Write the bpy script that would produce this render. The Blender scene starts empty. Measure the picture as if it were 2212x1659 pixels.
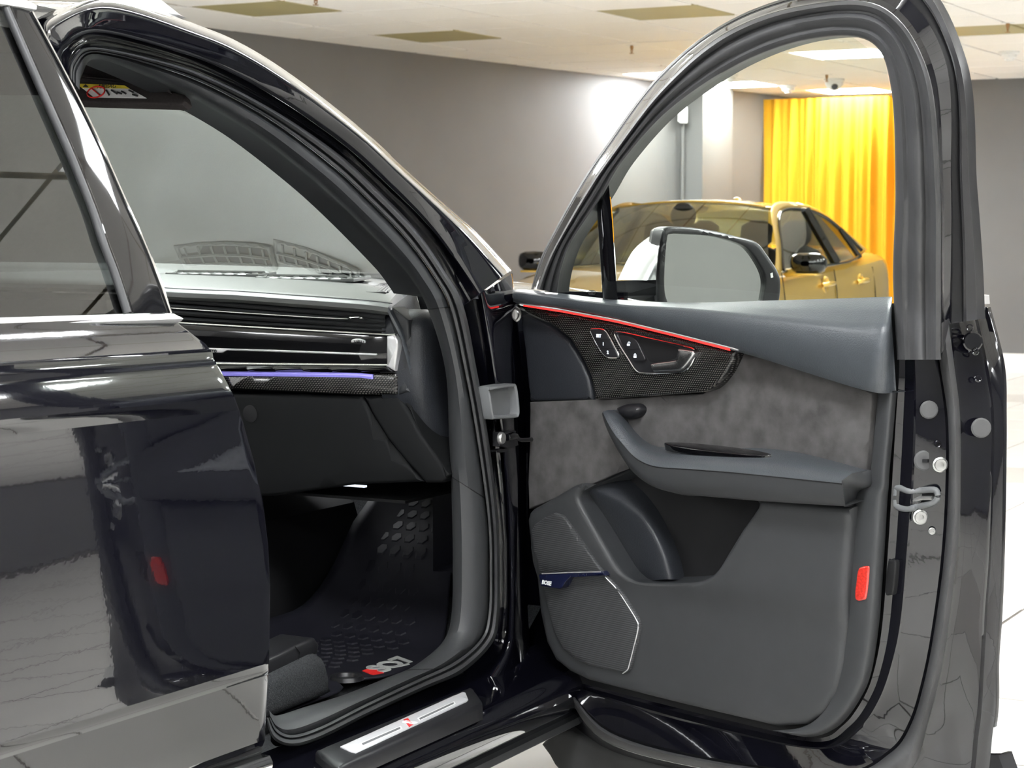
import bpy, bmesh, math, random
from mathutils import Vector, Matrix
from mathutils.geometry import tessellate_polygon, delaunay_2d_cdt
random.seed(7)
S = bpy.context.scene
COL = S.collection

# ------------------------------------------------------------------ camera
# World axes follow the black car: +X to its nose, +Y to its left flank, Z up, camera above (0, 0).
FPX, YAW, CAMZ, HORIZON = 4300.0, math.radians(28.5), 1.27, 485.0
PITCH = math.atan((829.5 - HORIZON) / FPX)
CAM = Vector((0, 0, CAMZ))
cd = bpy.data.cameras.new('camera'); cam = bpy.data.objects.new('camera', cd); COL.objects.link(cam)
cam.location = CAM
cam.rotation_euler = (math.pi/2 - PITCH, 0, YAW - math.pi/2)
cd.sensor_width = 36.0; cd.lens = FPX/2212*36.0
cd.clip_start = .05; cd.clip_end = 200
cd.dof.use_dof = True; cd.dof.focus_distance = 3.6; cd.dof.aperture_fstop = 15.0
S.camera = cam

# ------------------------------------------------------------------ world, exposure
wd = bpy.data.worlds.new('world'); S.world = wd; wd.use_nodes = True
wd.node_tree.nodes['Background'].inputs[0].default_value = (.9, .92, 1, 1)
wd.node_tree.nodes['Background'].inputs[1].default_value = .03
S.view_settings.view_transform = 'Standard'; S.view_settings.look = 'None'
S.view_settings.gamma = 1; S.view_settings.use_curve_mapping = False
S.view_settings.exposure = 0.3
LAMP = 54.0          # emission strength of the lit ceiling panels

# ------------------------------------------------------------------ photo pixel -> direction
FV = Vector((math.cos(YAW)*math.cos(PITCH), math.sin(YAW)*math.cos(PITCH), -math.sin(PITCH)))
RV = Vector((math.sin(YAW), -math.cos(YAW), 0)); UV = RV.cross(FV)
def ray(p): return FV + RV*((p[0]-1106)/FPX) - UV*((p[1]-829.5)/FPX)
def onX(X): return lambda p: CAM + ray(p)*(X/ray(p).x)
def onY(Y): return lambda p: CAM + ray(p)*(Y/ray(p).y)
def onZ(Z): return lambda p: CAM + ray(p)*((Z-CAMZ)/ray(p).z)
def proj(P):
    v = Vector(P)-CAM; d = v.dot(FV)
    return 1106+FPX*v.dot(RV)/d, 829.5-FPX*v.dot(UV)/d
def solve(fn):       # march a ray to the first zero of fn
    def s(p):
        d = ray(p); a, b = 1.2, 7.0; fa = fn(CAM+d*a)
        for i in range(60):
            m = (a+b)/2; fm = fn(CAM+d*m)
            if (fm > 0) == (fa > 0): a = m
            else: b = m
        return CAM+d*((a+b)/2)
    return s
# windows of the photograph used when reading points: origin and scale
CR = {'A': (0,0,.31646), 'B': (0,500,.31646), 'C': (0,1000,.39728), 'D': (320,560,.39783), 'E': (560,1000,.39728),
      'F': (600,0,.42194), 'G': (1100,350,.38879), 'H': (1100,0,.50271), 'I': (1100,820,.38879), 'J': (1100,1200,.50271),
      'K': (1800,500,.30139), 'L': (1800,900,.45727)}
def T(c, pts): ox, oy, s = CR[c]; return [(ox+x*s, oy+y*s) for x, y in pts]

# the car's flank: fixed side plane below the belt, leaning in above it
YS, ZB, KT = 1.763, 1.13, .38
def side(off): return solve(lambda P: P.y - (YS+off+KT*max(0, P.z-ZB)))
# the open front door: u from its front edge to its rear edge, w towards the cabin side
HINGE = Vector((3.570, 1.913, 0)); OA = math.radians(70.4)
EU = Vector((-math.cos(OA), -math.sin(OA), 0)); EW = Vector((-math.sin(OA), math.cos(OA), 0)); EZ = Vector((0,0,1))
KD = .36
def door(w): return solve(lambda P: (P-HINGE).dot(EW) - (w+KD*max(0, P.z-ZB)))

# ------------------------------------------------------------------ frames for flat-ish pieces
class Frame:
    def __init__(s, o, a, b, n): s.o, s.a, s.b, s.n = Vector(o), Vector(a), Vector(b), Vector(n)
    def to(s, a, b, c): return s.o+s.a*a+s.b*b+s.n*c
    def px(s, p, c=0):
        d = ray(p); t = (s.o+s.n*c-CAM).dot(s.n)/d.dot(s.n); q = CAM+d*t-s.o
        return (q.dot(s.a), q.dot(s.b))
DOOR = Frame(HINGE, EU, EZ, EW)

# ------------------------------------------------------------------ objects
def tag(o, label=None, cat=None, group=None, kind=None):
    for k, v in (('label', label), ('category', cat), ('group', group), ('kind', kind)):
        if v: o[k] = v
    return o
def empty(name, loc, label, cat, group=None):
    o = bpy.data.objects.new(name, None); COL.objects.link(o); o.location = loc; o.empty_display_size = .1
    return tag(o, label, cat, group)
def base(parent):
    v = Vector((0,0,0)); p = parent
    while p is not None: v += p.location; p = p.parent
    return v
def mesh(name, verts, faces, mat, parent=None, sharp=40, smooth=True, own=False):
    off = base(parent); me = bpy.data.meshes.new(name)
    loc = Vector((0,0,0))
    me.from_pydata([tuple(Vector(v)-off-loc) for v in verts], [], faces); me.update()
    bm = bmesh.new(); bm.from_mesh(me); bmesh.ops.remove_doubles(bm, verts=bm.verts, dist=1e-6)
    bmesh.ops.recalc_face_normals(bm, faces=bm.faces); bm.to_mesh(me); bm.free()
    if smooth:
        me.polygons.foreach_set('use_smooth', [True]*len(me.polygons))
        me.set_sharp_from_angle(angle=math.radians(sharp))
    me.materials.append(mat); o = bpy.data.objects.new(name, me); COL.objects.link(o)
    if parent is not None: o.parent = parent
    return o
def cat1(pts, n):    # Catmull-Rom through pts, n samples evenly over the anchors
    pts = [Vector(p) for p in pts]; m = len(pts)-1; out = []
    for i in range(n):
        t = m*i/(n-1); k = min(int(t), m-1); f = t-k
        p0 = pts[max(k-1,0)]; p1 = pts[k]; p2 = pts[k+1]; p3 = pts[min(k+2,m)]
        out.append(.5*((2*p1)+(p2-p0)*f+(2*p0-5*p1+4*p2-p3)*f*f+(3*p1-p0-3*p2+p3)*f**3))
    return out
def lin(pts, n):
    pts = [Vector(p) for p in pts]; m = len(pts)-1; out = []
    for i in range(n):
        t = m*i/(n-1); k = min(int(t), m-1); out.append(pts[k].lerp(pts[k+1], t-k))
    return out
def arc(pts, n):     # even spacing along a smooth curve
    d = cat1(pts, max(60, 8*len(pts))); L = [0]
    for a, b in zip(d, d[1:]): L.append(L[-1]+(b-a).length)
    out = []; j = 0
    for i in range(n):
        s = L[-1]*i/(n-1)
        while j < len(L)-2 and L[j+1] < s: j += 1
        f = (s-L[j])/max(1e-9, L[j+1]-L[j]); out.append(d[j].lerp(d[j+1], min(1, f)))
    return out
def grid(rows):      # faces of a rows x columns sheet
    n = len(rows[0]); v = [p for r in rows for p in r]
    f = [(i*n+j, i*n+j+1, (i+1)*n+j+1, (i+1)*n+j) for i in range(len(rows)-1) for j in range(n-1)]
    return v, f
def rails(pxs, surfs, n=60):
    return [[s(p) for p in cat1(a, n)] for a, s in zip(pxs, surfs)]
def sheet(name, rows, mat, parent, sharp=35, thick=0, sub=0, loop=False):
    rows = list(rows)
    if loop: rows = rows+[rows[0]]
    v, f = grid(rows); o = mesh(name, v, f, mat, parent, sharp)
    if sub:
        m = o.modifiers.new('round', 'SUBSURF'); m.levels = m.render_levels = sub
    if thick:
        m = o.modifiers.new('thick', 'SOLIDIFY'); m.thickness = thick; m.offset = -1
    return o
def cross(rows, n):  # smooth each column across the rails to n rows
    m = len(rows[0]); cols = [cat1([r[j] for r in rows], n) for j in range(m)]
    return [[cols[j][i] for j in range(m)] for i in range(n)]
def tube(name, pts, r, mat, parent, seg=8, closed=False, flat=1.0, up=None):
    pts = [Vector(p) for p in pts]; n = len(pts); v = []; f = []
    rr = r if isinstance(r, (list, tuple)) else [r]*n
    for i, p in enumerate(pts):
        a = pts[i-1] if (i > 0 or closed) else p; b = pts[(i+1) % n] if (i < n-1 or closed) else p
        t = (b-a).normalized(); x = t.cross(up or Vector((0,0,1)))
        if x.length < 1e-4: x = t.cross(Vector((0,1,0)))
        x.normalize(); y = x.cross(t)
        for k in range(seg):
            q = 2*math.pi*k/seg; v.append(p+x*(math.cos(q)*rr[i])+y*(math.sin(q)*rr[i]*flat))
    for i in range(n if closed else n-1):
        for k in range(seg):
            j = (i+1) % n; f.append((i*seg+k, i*seg+(k+1) % seg, j*seg+(k+1) % seg, j*seg+k))
    if not closed:
        f.append(tuple(range(seg))); f.append(tuple((n-1)*seg+k for k in range(seg)))
    return mesh(name, v, f, mat, parent, 50)
def box(name, c, s, mat, parent=None, rot=None, bevel=.0, sharp=40):
    bm = bmesh.new(); bmesh.ops.create_cube(bm, size=1)
    bmesh.ops.scale(bm, vec=s, verts=bm.verts)
    if bevel: bmesh.ops.bevel(bm, geom=bm.edges[:], offset=bevel, segments=2, affect='EDGES', profile=.5)
    m = (rot.to_4x4() if rot else Matrix.Identity(4)); m = Matrix.Translation(Vector(c))@m
    v = [m@q.co for q in bm.verts]; f = [[w.index for w in q.verts] for q in bm.faces]; bm.free()
    return mesh(name, v, f, mat, parent, sharp)
def disc(name, c, n, r, h, mat, parent, seg=20, prof=None):   # turned shape: prof = (radius factor, height factor)
    n = Vector(n).normalized(); x = n.orthogonal().normalized(); y = n.cross(x)
    prof = prof or [(0,1),(.85,1),(1,.6),(1,0)]
    rows = [[Vector(c)+x*(math.cos(2*math.pi*k/seg)*r*a)+y*(math.sin(2*math.pi*k/seg)*r*a)+n*(h*b) for k in range(seg+1)] for a, b in prof]
    v, f = grid(rows); return mesh(name, v, f, mat, parent, 30)
def inset(poly, d):
    n = len(poly); A = sum(poly[i][0]*poly[(i+1) % n][1]-poly[(i+1) % n][0]*poly[i][1] for i in range(n))
    sg = 1 if A > 0 else -1; out = []
    for i in range(n):
        p0, p1, p2 = poly[i-1], poly[i], poly[(i+1) % n]
        e1 = Vector((p1[0]-p0[0], p1[1]-p0[1])); e2 = Vector((p2[0]-p1[0], p2[1]-p1[1]))
        if e1.length < 1e-9 or e2.length < 1e-9: out.append(p1); continue
        n1 = Vector((-e1.y, e1.x)).normalized()*sg; n2 = Vector((-e2.y, e2.x)).normalized()*sg
        b = n1+n2
        if b.length < 1e-4: b = n1
        b.normalize(); k = d/max(.5, b.dot(n1)); out.append((p1[0]+b.x*k, p1[1]+b.y*k))
    return out
def smooth_poly(p, n):   # closed smooth outline of n points
    q = [Vector((a[0], a[1], 0)) for a in p]; m = len(q); out = []
    for i in range(n):
        t = m*i/n; k = int(t); f = t-k; p0, p1, p2, p3 = q[k-1], q[k % m], q[(k+1) % m], q[(k+2) % m]
        c = .5*((2*p1)+(p2-p0)*f+(2*p0-5*p1+4*p2-p3)*f*f+(3*p1-p0-3*p2+p3)*f**3); out.append((c.x, c.y))
    return out
def dense(poly, step):
    out = []
    for i in range(len(poly)):
        a, b = Vector(poly[i]), Vector(poly[(i+1) % len(poly)]); k = max(1, int((b-a).length/step))
        out += [tuple(a.lerp(b, j/k)) for j in range(k)]
    return out
def inside(p, poly):
    x, y = p; c = False; j = len(poly)-1
    for i in range(len(poly)):
        xi, yi = poly[i]; xj, yj = poly[j]
        if (yi > y) != (yj > y) and x < (xj-xi)*(y-yi)/(yj-yi)+xi: c = not c
        j = i
    return c
def dist(p, poly):
    best = 9; q = Vector(p)
    for i in range(len(poly)):
        a = Vector(poly[i]); b = Vector(poly[(i+1) % len(poly)]); e = b-a
        t = max(0, min(1, (q-a).dot(e)/max(1e-12, e.length_squared))); best = min(best, (a+e*t-q).length)
    return best
def relief(name, fr, poly, c0, c1, bev, mat, parent, holes=(), fn=None, step=.03, sharp=40, hbev=None):
    """a moulded panel: outline poly in the frame, back at c0, face at c1 with a rounded rim of size bev, fn adds relief."""
    poly = dense(poly, step); holes = [dense(h, step) for h in holes]; hbev = bev if hbev is None else hbev
    pts = []; edges = []
    for L in [poly]+holes:
        s = len(pts); pts += [Vector(p) for p in L]; edges += [(s+i, s+(i+1) % len(L)) for i in range(len(L))]
    nb = len(pts)
    rings = [.12, .45, 1.0] if bev > 0 else []
    def ok(p, m):
        return inside(p, poly) and not any(inside(p, h) for h in holes) and dist(p, poly) > m and all(dist(p, h) > m for h in holes)
    for r in rings:
        for p in inset(poly, bev*r):
            if ok(p, bev*r*.8): pts.append(Vector(p))
        for h in holes:
            for p in inset(h, -hbev*r):
                if ok(p, hbev*r*.8): pts.append(Vector(p))
    if fn:
        xs = [p[0] for p in poly]; ys = [p[1] for p in poly]; x = min(xs)
        while x < max(xs):
            y = min(ys)
            while y < max(ys):
                if ok((x, y), max(bev*1.15, step*.5)): pts.append(Vector((x, y)))
                y += step
            x += step
    vv, ee, ff, ov, oe, of = delaunay_2d_cdt(pts, edges, [], 0, 1e-7)
    def h(p):
        d = dist(p, poly); b = bev
        for q in holes:
            dq = dist(p, q)
            if dq < d: d, b = dq, hbev
        r = 0
        if b > 0 and d < b: t = 1-d/b; r = b*(1-math.sqrt(max(0, 1-t*t)))
        return c1-min(r, abs(c1-c0))+(fn(p[0], p[1]) if fn else 0)
    V = [fr.to(p.x, p.y, h((p.x, p.y))) for p in vv]; Fc = []
    for t in ff:
        c = sum((vv[i] for i in t), Vector((0,0)))/len(t)
        if inside(c, poly) and not any(inside(c, q) for q in holes): Fc.append(tuple(t))
    for L in [poly]+holes:
        s = len(V); n = len(L)
        for p in L: V.append(fr.to(p[0], p[1], h(p)))
        for p in L: V.append(fr.to(p[0], p[1], c0))
        Fc += [(s+i, s+(i+1) % n, s+n+(i+1) % n, s+n+i) for i in range(n)]
    return mesh(name, V, Fc, mat, parent, sharp)
def fpx(fr, pts, c=0): return [fr.px(p, c) for p in pts]
def text(name, s, fr, a, b, c, size, mat, parent, dep=.0006, rot=0, shear=0, bold=0):
    cu = bpy.data.curves.new(name, 'FONT'); cu.body = s; cu.size = size; cu.extrude = dep; cu.shear = shear; cu.offset = bold
    cu.align_x = 'CENTER'; cu.align_y = 'CENTER'; cu.resolution_u = 3
    tmp = bpy.data.objects.new(name, cu); COL.objects.link(tmp)
    dg = bpy.context.evaluated_depsgraph_get(); me = bpy.data.meshes.new_from_object(tmp.evaluated_get(dg))
    bpy.data.objects.remove(tmp); ca, sa = math.cos(rot), math.sin(rot)
    v = [fr.to(a+q.co.x*ca-q.co.y*sa, b+q.co.x*sa+q.co.y*ca, c+q.co.z) for q in me.vertices]
    f = [tuple(p.vertices) for p in me.polygons]; bpy.data.meshes.remove(me)
    return mesh(name, v, f, mat, parent, smooth=False)
# ------------------------------------------------------------------ materials (all procedural)
def newmat(name):
    m = bpy.data.materials.new(name); m.use_nodes = True
    return m, m.node_tree.nodes, m.node_tree.links, m.node_tree.nodes['Principled BSDF']
def mat(name, col, rough=.5, metal=0, spec=.5, ior=None, coat=0, coatr=.03, nscale=0, bump=0, bscale=200, mix=.15, bdist=.001, detail=4):
    m, N, L, b = newmat(name)
    c = (*col, 1); b.inputs['Base Color'].default_value = c
    b.inputs['Roughness'].default_value = rough; b.inputs['Metallic'].default_value = metal
    b.inputs['Specular IOR Level'].default_value = spec
    if ior: b.inputs['IOR'].default_value = ior
    if coat: b.inputs['Coat Weight'].default_value = coat; b.inputs['Coat Roughness'].default_value = coatr
    tc = N.new('ShaderNodeTexCoord')
    if nscale:
        n = N.new('ShaderNodeTexNoise'); n.inputs['Scale'].default_value = nscale; n.inputs['Detail'].default_value = detail
        L.new(tc.outputs['Object'], n.inputs['Vector'])
        r = N.new('ShaderNodeMapRange'); r.inputs[1].default_value = .25; r.inputs[2].default_value = .75
        r.inputs[3].default_value = 1-mix; r.inputs[4].default_value = 1+mix; L.new(n.outputs['Fac'], r.inputs[0])
        x = N.new('ShaderNodeMix'); x.data_type = 'RGBA'; x.blend_type = 'MULTIPLY'; x.inputs[0].default_value = 1
        x.inputs[6].default_value = c; L.new(r.outputs[0], x.inputs[7]); L.new(x.outputs[2], b.inputs['Base Color'])
    if bump:
        n2 = N.new('ShaderNodeTexNoise'); n2.inputs['Scale'].default_value = bscale; n2.inputs['Detail'].default_value = 2
        L.new(tc.outputs['Object'], n2.inputs['Vector'])
        bp = N.new('ShaderNodeBump'); bp.inputs['Strength'].default_value = bump; bp.inputs['Distance'].default_value = bdist
        L.new(n2.outputs['Fac'], bp.inputs['Height']); L.new(bp.outputs[0], b.inputs['Normal'])
        if coat: L.new(bp.outputs[0], b.inputs['Coat Normal'])
    return m
def emit(name, col, s):
    m, N, L, b = newmat(name); b.inputs['Base Color'].default_value = (*col, 1)
    b.inputs['Emission Color'].default_value = (*col, 1); b.inputs['Emission Strength'].default_value = s
    n = N.new('ShaderNodeTexNoise'); n.inputs['Scale'].default_value = 3
    r = N.new('ShaderNodeMapRange'); r.inputs[3].default_value = s*.97; r.inputs[4].default_value = s*1.03
    L.new(n.outputs['Fac'], r.inputs[0]); L.new(r.outputs[0], b.inputs['Emission Strength'])
    return m
def pane(name, tint, refl=.06, edge=.6, rough=0.0, power=4.0):
    """thin glass: clear view through a tint plus mirror reflection that grows at grazing angles"""
    m, N, L, b = newmat(name); N.remove(b); out = N['Material Output']
    t = N.new('ShaderNodeBsdfTransparent'); t.inputs[0].default_value = (*tint, 1)
    g = N.new('ShaderNodeBsdfGlossy'); g.inputs['Roughness'].default_value = rough; g.inputs[0].default_value = (1,1,1,1)
    lw = N.new('ShaderNodeLayerWeight'); lw.inputs[0].default_value = .5
    p = N.new('ShaderNodeMath'); p.operation = 'POWER'; p.inputs[1].default_value = power; L.new(lw.outputs['Facing'], p.inputs[0])
    r = N.new('ShaderNodeMapRange'); r.inputs[3].default_value = refl; r.inputs[4].default_value = edge; L.new(p.outputs[0], r.inputs[0])
    x = N.new('ShaderNodeMixShader'); L.new(r.outputs[0], x.inputs[0]); L.new(t.outputs[0], x.inputs[1]); L.new(g.outputs[0], x.inputs[2])
    L.new(x.outputs[0], out.inputs['Surface']); return m
def carbon(name):
    m, N, L, b = newmat(name); b.inputs['Roughness'].default_value = .25; b.inputs['Coat Weight'].default_value = .6; b.inputs['Coat Roughness'].default_value = .08
    tc = N.new('ShaderNodeTexCoord'); mp = N.new('ShaderNodeMapping')
    mp.inputs['Rotation'].default_value = (0, 0, 0); L.new(tc.outputs['Object'], mp.inputs['Vector'])
    w1 = N.new('ShaderNodeTexWave'); w1.wave_type = 'BANDS'; w1.bands_direction = 'DIAGONAL'; w1.inputs['Scale'].default_value = 95
    w2 = N.new('ShaderNodeTexWave'); w2.wave_type = 'BANDS'; w2.bands_direction = 'Z'; w2.inputs['Scale'].default_value = 80
    L.new(mp.outputs[0], w1.inputs['Vector']); L.new(mp.outputs[0], w2.inputs['Vector'])
    mx = N.new('ShaderNodeMath'); mx.operation = 'MULTIPLY'; L.new(w1.outputs['Fac'], mx.inputs[0]); L.new(w2.outputs['Fac'], mx.inputs[1])
    rp = N.new('ShaderNodeValToRGB'); rp.color_ramp.elements[0].color = (.004,.004,.004,1); rp.color_ramp.elements[1].color = (.085,.08,.075,1)
    L.new(mx.outputs[0], rp.inputs[0]); L.new(rp.outputs[0], b.inputs['Base Color']); return m
def ribbed(name, col, scale, rough=.6):
    m, N, L, b = newmat(name); b.inputs['Roughness'].default_value = rough
    tc = N.new('ShaderNodeTexCoord'); w = N.new('ShaderNodeTexWave'); w.bands_direction = 'Z'; w.inputs['Scale'].default_value = scale
    L.new(tc.outputs['Object'], w.inputs['Vector'])
    rp = N.new('ShaderNodeValToRGB'); rp.color_ramp.elements[0].color = (*[c*.6 for c in col],1); rp.color_ramp.elements[1].color = (*[c*1.25 for c in col],1)
    L.new(w.outputs['Fac'], rp.inputs[0]); L.new(rp.outputs[0], b.inputs['Base Color'])
    bp = N.new('ShaderNodeBump'); bp.inputs['Strength'].default_value = .4; bp.inputs['Distance'].default_value = .001
    L.new(w.outputs['Fac'], bp.inputs['Height']); L.new(bp.outputs[0], b.inputs['Normal']); return m
M = {}
M['paint'] = mat('black_car_paint', (.003,.003,.0055), .06, 0, .5, 1.40, 1, .012, bump=.02, bscale=55, bdist=.002)
M['gloss'] = mat('gloss_black', (.003,.003,.004), .05, 0, .5, 1.5, .5, .02, nscale=5)
M['applique'] = mat('gloss_black_applique', (.006,.006,.007), .05, 0, .5, 1.45, .4, .02, bump=.01, bscale=40)
M['rubber'] = mat('rubber_seal', (.03,.031,.033), .48, 0, .5, nscale=20, bump=.05, bscale=500)
M['rubber_lt'] = mat('rubber_seal_grey', (.045,.045,.047), .5, 0, .5, nscale=15, bump=.08, bscale=400)
M['trim'] = mat('dark_grey_trim', (.035,.0365,.039), .52, 0, .5, nscale=30, mix=.05, bump=.25, bscale=900, bdist=.0006)
M['trim_dk'] = mat('charcoal_trim', (.021,.0225,.025), .5, 0, .5, nscale=30, mix=.05, bump=.22, bscale=900, bdist=.0006)
M['leather'] = mat('grained_leather', (.05,.056,.064), .36, 0, .6, nscale=30, mix=.06, bump=.45, bscale=420, bdist=.0012)
M['leather_dk'] = mat('dark_leather', (.019,.021,.026), .45, 0, .5, nscale=30, mix=.06, bump=.45, bscale=420, bdist=.0012)
M['dashtop'] = mat('dash_top_leather', (.085,.089,.085), .42, 0, .6, nscale=30, mix=.05, bump=.3, bscale=500, bdist=.0008)
M['suede'] = mat('suede_fabric', (.082,.079,.079), .95, 0, .2, nscale=26, mix=.34, bump=.35, bscale=700, detail=6)
M['carpet'] = mat('black_carpet', (.04,.042,.045), 1, 0, .1, nscale=320, mix=.5, bump=.6, bscale=500, bdist=.003)
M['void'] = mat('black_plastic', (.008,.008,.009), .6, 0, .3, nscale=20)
M['black_sat'] = mat('satin_black_plastic', (.012,.012,.014), .38, 0, .5, nscale=30, bump=.1, bscale=700)
M['mat'] = mat('floor_mat_rubber', (.006,.006,.011), .62, 0, .35, nscale=40, bump=.1, bscale=600)
M['cladding'] = mat('grey_cladding', (.045,.045,.045), .6, 0, .4, nscale=12, mix=.25, bump=.25, bscale=500)
M['chrome'] = mat('bright_chrome', (.8,.8,.8), .08, 1, nscale=4, mix=.02)
M['alu'] = mat('satin_aluminium', (.8,.8,.81), .28, .7, nscale=60, mix=.05)
M['molding'] = mat('bright_molding', (.88,.88,.88), .3, .35, .6, nscale=40, mix=.03)
M['pull'] = mat('satin_pull_metal', (.5,.5,.51), .25, 1, nscale=40, mix=.03)
M['alu_w'] = mat('brushed_sill_plate', (.6,.6,.62), .45, .25, nscale=40, mix=.04)
M['silver'] = mat('silver_mirror_cap', (.62,.63,.64), .25, .85, coat=.5, nscale=6, mix=.03)
M['steel'] = mat('zinc_steel', (.5,.5,.49), .35, .9, nscale=80, mix=.15)
M['grey_pl'] = mat('grey_plastic', (.13,.135,.14), .45, nscale=40, mix=.05, bump=.05, bscale=700)
M['plug'] = mat('grey_rubber_plug', (.07,.07,.072), .6, nscale=40, mix=.05)
M['mirror'] = mat('mirror_glass', (.86,.88,.87), .0, 1, nscale=2, mix=.005)
M['white'] = mat('white_print', (.85,.85,.85), .4, nscale=20, mix=.02)
M['red'] = mat('red_print', (.7,.02,.02), .4, nscale=20, mix=.03)
M['yellow_print'] = mat('yellow_print', (.75,.6,.05), .5, nscale=20, mix=.03)
M['ink'] = mat('dark_print', (.03,.03,.03), .5, nscale=20)
M['reflector'] = mat('red_reflector', (.55,.03,.02), .18, 0, .6, coat=1, nscale=260, mix=.35, bump=.3, bscale=420)
M['led_red'] = emit('red_light_strip', (1,.035,.03), 1.0)
M['violet_reflection'] = emit('painted_violet_reflection', (.36,.33,1), .13)  # weak glow painted in for a bluish reflection, not a lamp
M['icon'] = emit('lit_icon', (.8,.88,1), 1.0)
M['carbon'] = carbon('carbon_weave')
M['lettering'] = mat('grey_mat_lettering', (.34,.35,.34), .5, nscale=20, mix=.05)
M['glove'] = mat('black_glove_box', (.006,.0065,.007), .7, 0, .18, nscale=30, mix=.05, bump=.2, bscale=900, bdist=.0006)
M['grille'] = ribbed('speaker_mesh', (.04,.0415,.044), 75)
M['glass'] = pane('clear_side_glass', (.88,.93,.88), .045, .5)
M['wind'] = pane('windscreen_glass', (.84,.9,.86), .055, .85, power=2.5)
M['privacy'] = pane('dark_privacy_glass', (.10,.105,.105), .07, .55, power=2.6)
M['headliner'] = mat('dark_headliner', (.035,.03,.03), .95, 0, .2, nscale=200, mix=.2, bump=.2, bscale=500)
M['gold'] = mat('gold_car_paint', (.78,.50,.09), .3, .6, .5, coat=1, coatr=.03, nscale=400, mix=.1)
M['gold_glass'] = pane('sedan_glass', (.26,.29,.26), .06, .7, power=2.6)
M['tyre'] = mat('tyre_rubber', (.015,.015,.015), .7, nscale=60, bump=.2, bscale=200)
M['curtain'] = mat('mustard_curtain', (.86,.44,.03), .85, 0, .15, nscale=350, mix=.08, bump=.15, bscale=600)
M['wall'] = mat('grey_wall_paint', (.165,.163,.16), .6, 0, .4, nscale=1.6, mix=.07, bump=.08, bscale=60, detail=6)
M['tile_c'] = mat('ceiling_tile', (.91,.89,.85), .9, 0, .2, nscale=90, mix=.03, bump=.12, bscale=250)
M['tbar'] = mat('ceiling_grid_bar', (.48,.41,.30), .6, nscale=20)
M['panel_off'] = mat('unlit_light_panel', (.40,.35,.17), .5, nscale=4, mix=.04)
M['lamp'] = emit('lit_light_panel', (.955,.98,1), LAMP)
M['floor_a'] = mat('cream_floor_tile', (.62,.605,.57), .3, 0, .35, nscale=3, mix=.03)
M['floor_b'] = mat('greige_floor_tile', (.48,.46,.425), .3, 0, .35, nscale=3, mix=.03)
M['grout'] = mat('floor_grout', (.12,.105,.09), .9, nscale=30)
M['white_pl'] = mat('white_plastic', (.8,.8,.78), .4, nscale=20, mix=.02)
M['brass'] = mat('dull_brass', (.35,.2,.09), .4, .8, nscale=30)
M['baseb'] = mat('white_baseboard', (.8,.78,.74), .5, nscale=10, mix=.03)
M['seat'] = mat('sedan_seat', (.025,.022,.022), .6, nscale=30)
# ------------------------------------------------------------------ the room
CZ, TP = 2.52, .65                        # ceiling height, ceiling tile pitch
X0c, Y0c = 9.95, 7.17                     # one corner of the ceiling grid
XR = (-6.0, 19.6); YR = (-3.7, 7.9)
def wall_y(x): return 7.84-(x-10.28)*.0985   # the long grey wall leans off the grid
def quad(name, pts, m, kind='structure', thick=.1):
    o = mesh(name, pts, [(0,1,2,3)], m, None, smooth=False); o['kind'] = kind
    md = o.modifiers.new('thick', 'SOLIDIFY'); md.thickness = thick; md.offset = 0; return o
def slab(name, x0, x1, y0, y1, z0, z1, m):
    o = box(name, ((x0+x1)/2, (y0+y1)/2, (z0+z1)/2), (x1-x0, y1-y0, z1-z0), m); o['kind'] = 'structure'; return o
wl = wall_y(XR[0]); wr = wall_y(XR[1])
quad('wall_left', [(XR[0],wl+.05,0),(XR[1],wr+.05,0),(XR[1],wr+.05,CZ+.1),(XR[0],wl+.05,CZ+.1)], M['wall'])
slab('wall_far', 18.75, 18.9, 4.0, 7.3, 0, CZ+.1, M['wall'])
slab('wall_front', 17.15, 17.3, YR[0], 4.80, 0, CZ+.1, M['wall'])
slab('wall_recess', 17.3, 18.75, 4.0, 4.12, 0, CZ+.1, M['wall'])
slab('wall_right', XR[0], 17.2, YR[0]-.1, YR[0], 0, CZ+.1, M['wall'])
slab('wall_back', XR[0]-.1, XR[0], YR[0], 9.6, 0, CZ+.1, M['wall'])
slab('baseboard_front', 17.12, 17.15, YR[0], 4.80, 0, .16, M['baseb'])
# pilaster and pipe in the corner by the curtain
def wall_at(px): 
    d = ray((px, 300)); t = (7.84+.0985*10.28)/(d.y+.0985*d.x); return CAM+d*t
pa, pb = wall_at(1513), wall_at(1560)
slab('wall_pilaster', pa.x-.35, pa.x+.35, pa.y-.17, pa.y+.25, 0, CZ, M['wall'])
pp = wall_at(1499)
o = tube('conduit_pipe', [(pp.x-.3, pp.y-.02, 0.02), (pp.x-.3, pp.y-.02, 1.2), (pp.x-.3, pp.y-.02, CZ-.01)], .016, M['wall'], None, 8)
tag(o, 'thin grey conduit pipe running up the grey wall beside the pilaster', 'pipe')
wb = wall_at(1497)
bx_ = empty('wireless_router', (wb.x-.33, wb.y-.05, 2.16), 'small white plastic box mounted high on the grey wall over the conduit', 'router')
box('casing', (wb.x-.33, wb.y-.05, 2.24), (.09,.05,.15), M['white_pl'], bx_, bevel=.012)
box('mounting_plate', (wb.x-.33, wb.y-.02, 2.24), (.07,.02,.12), M['white_pl'], bx_)

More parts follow.
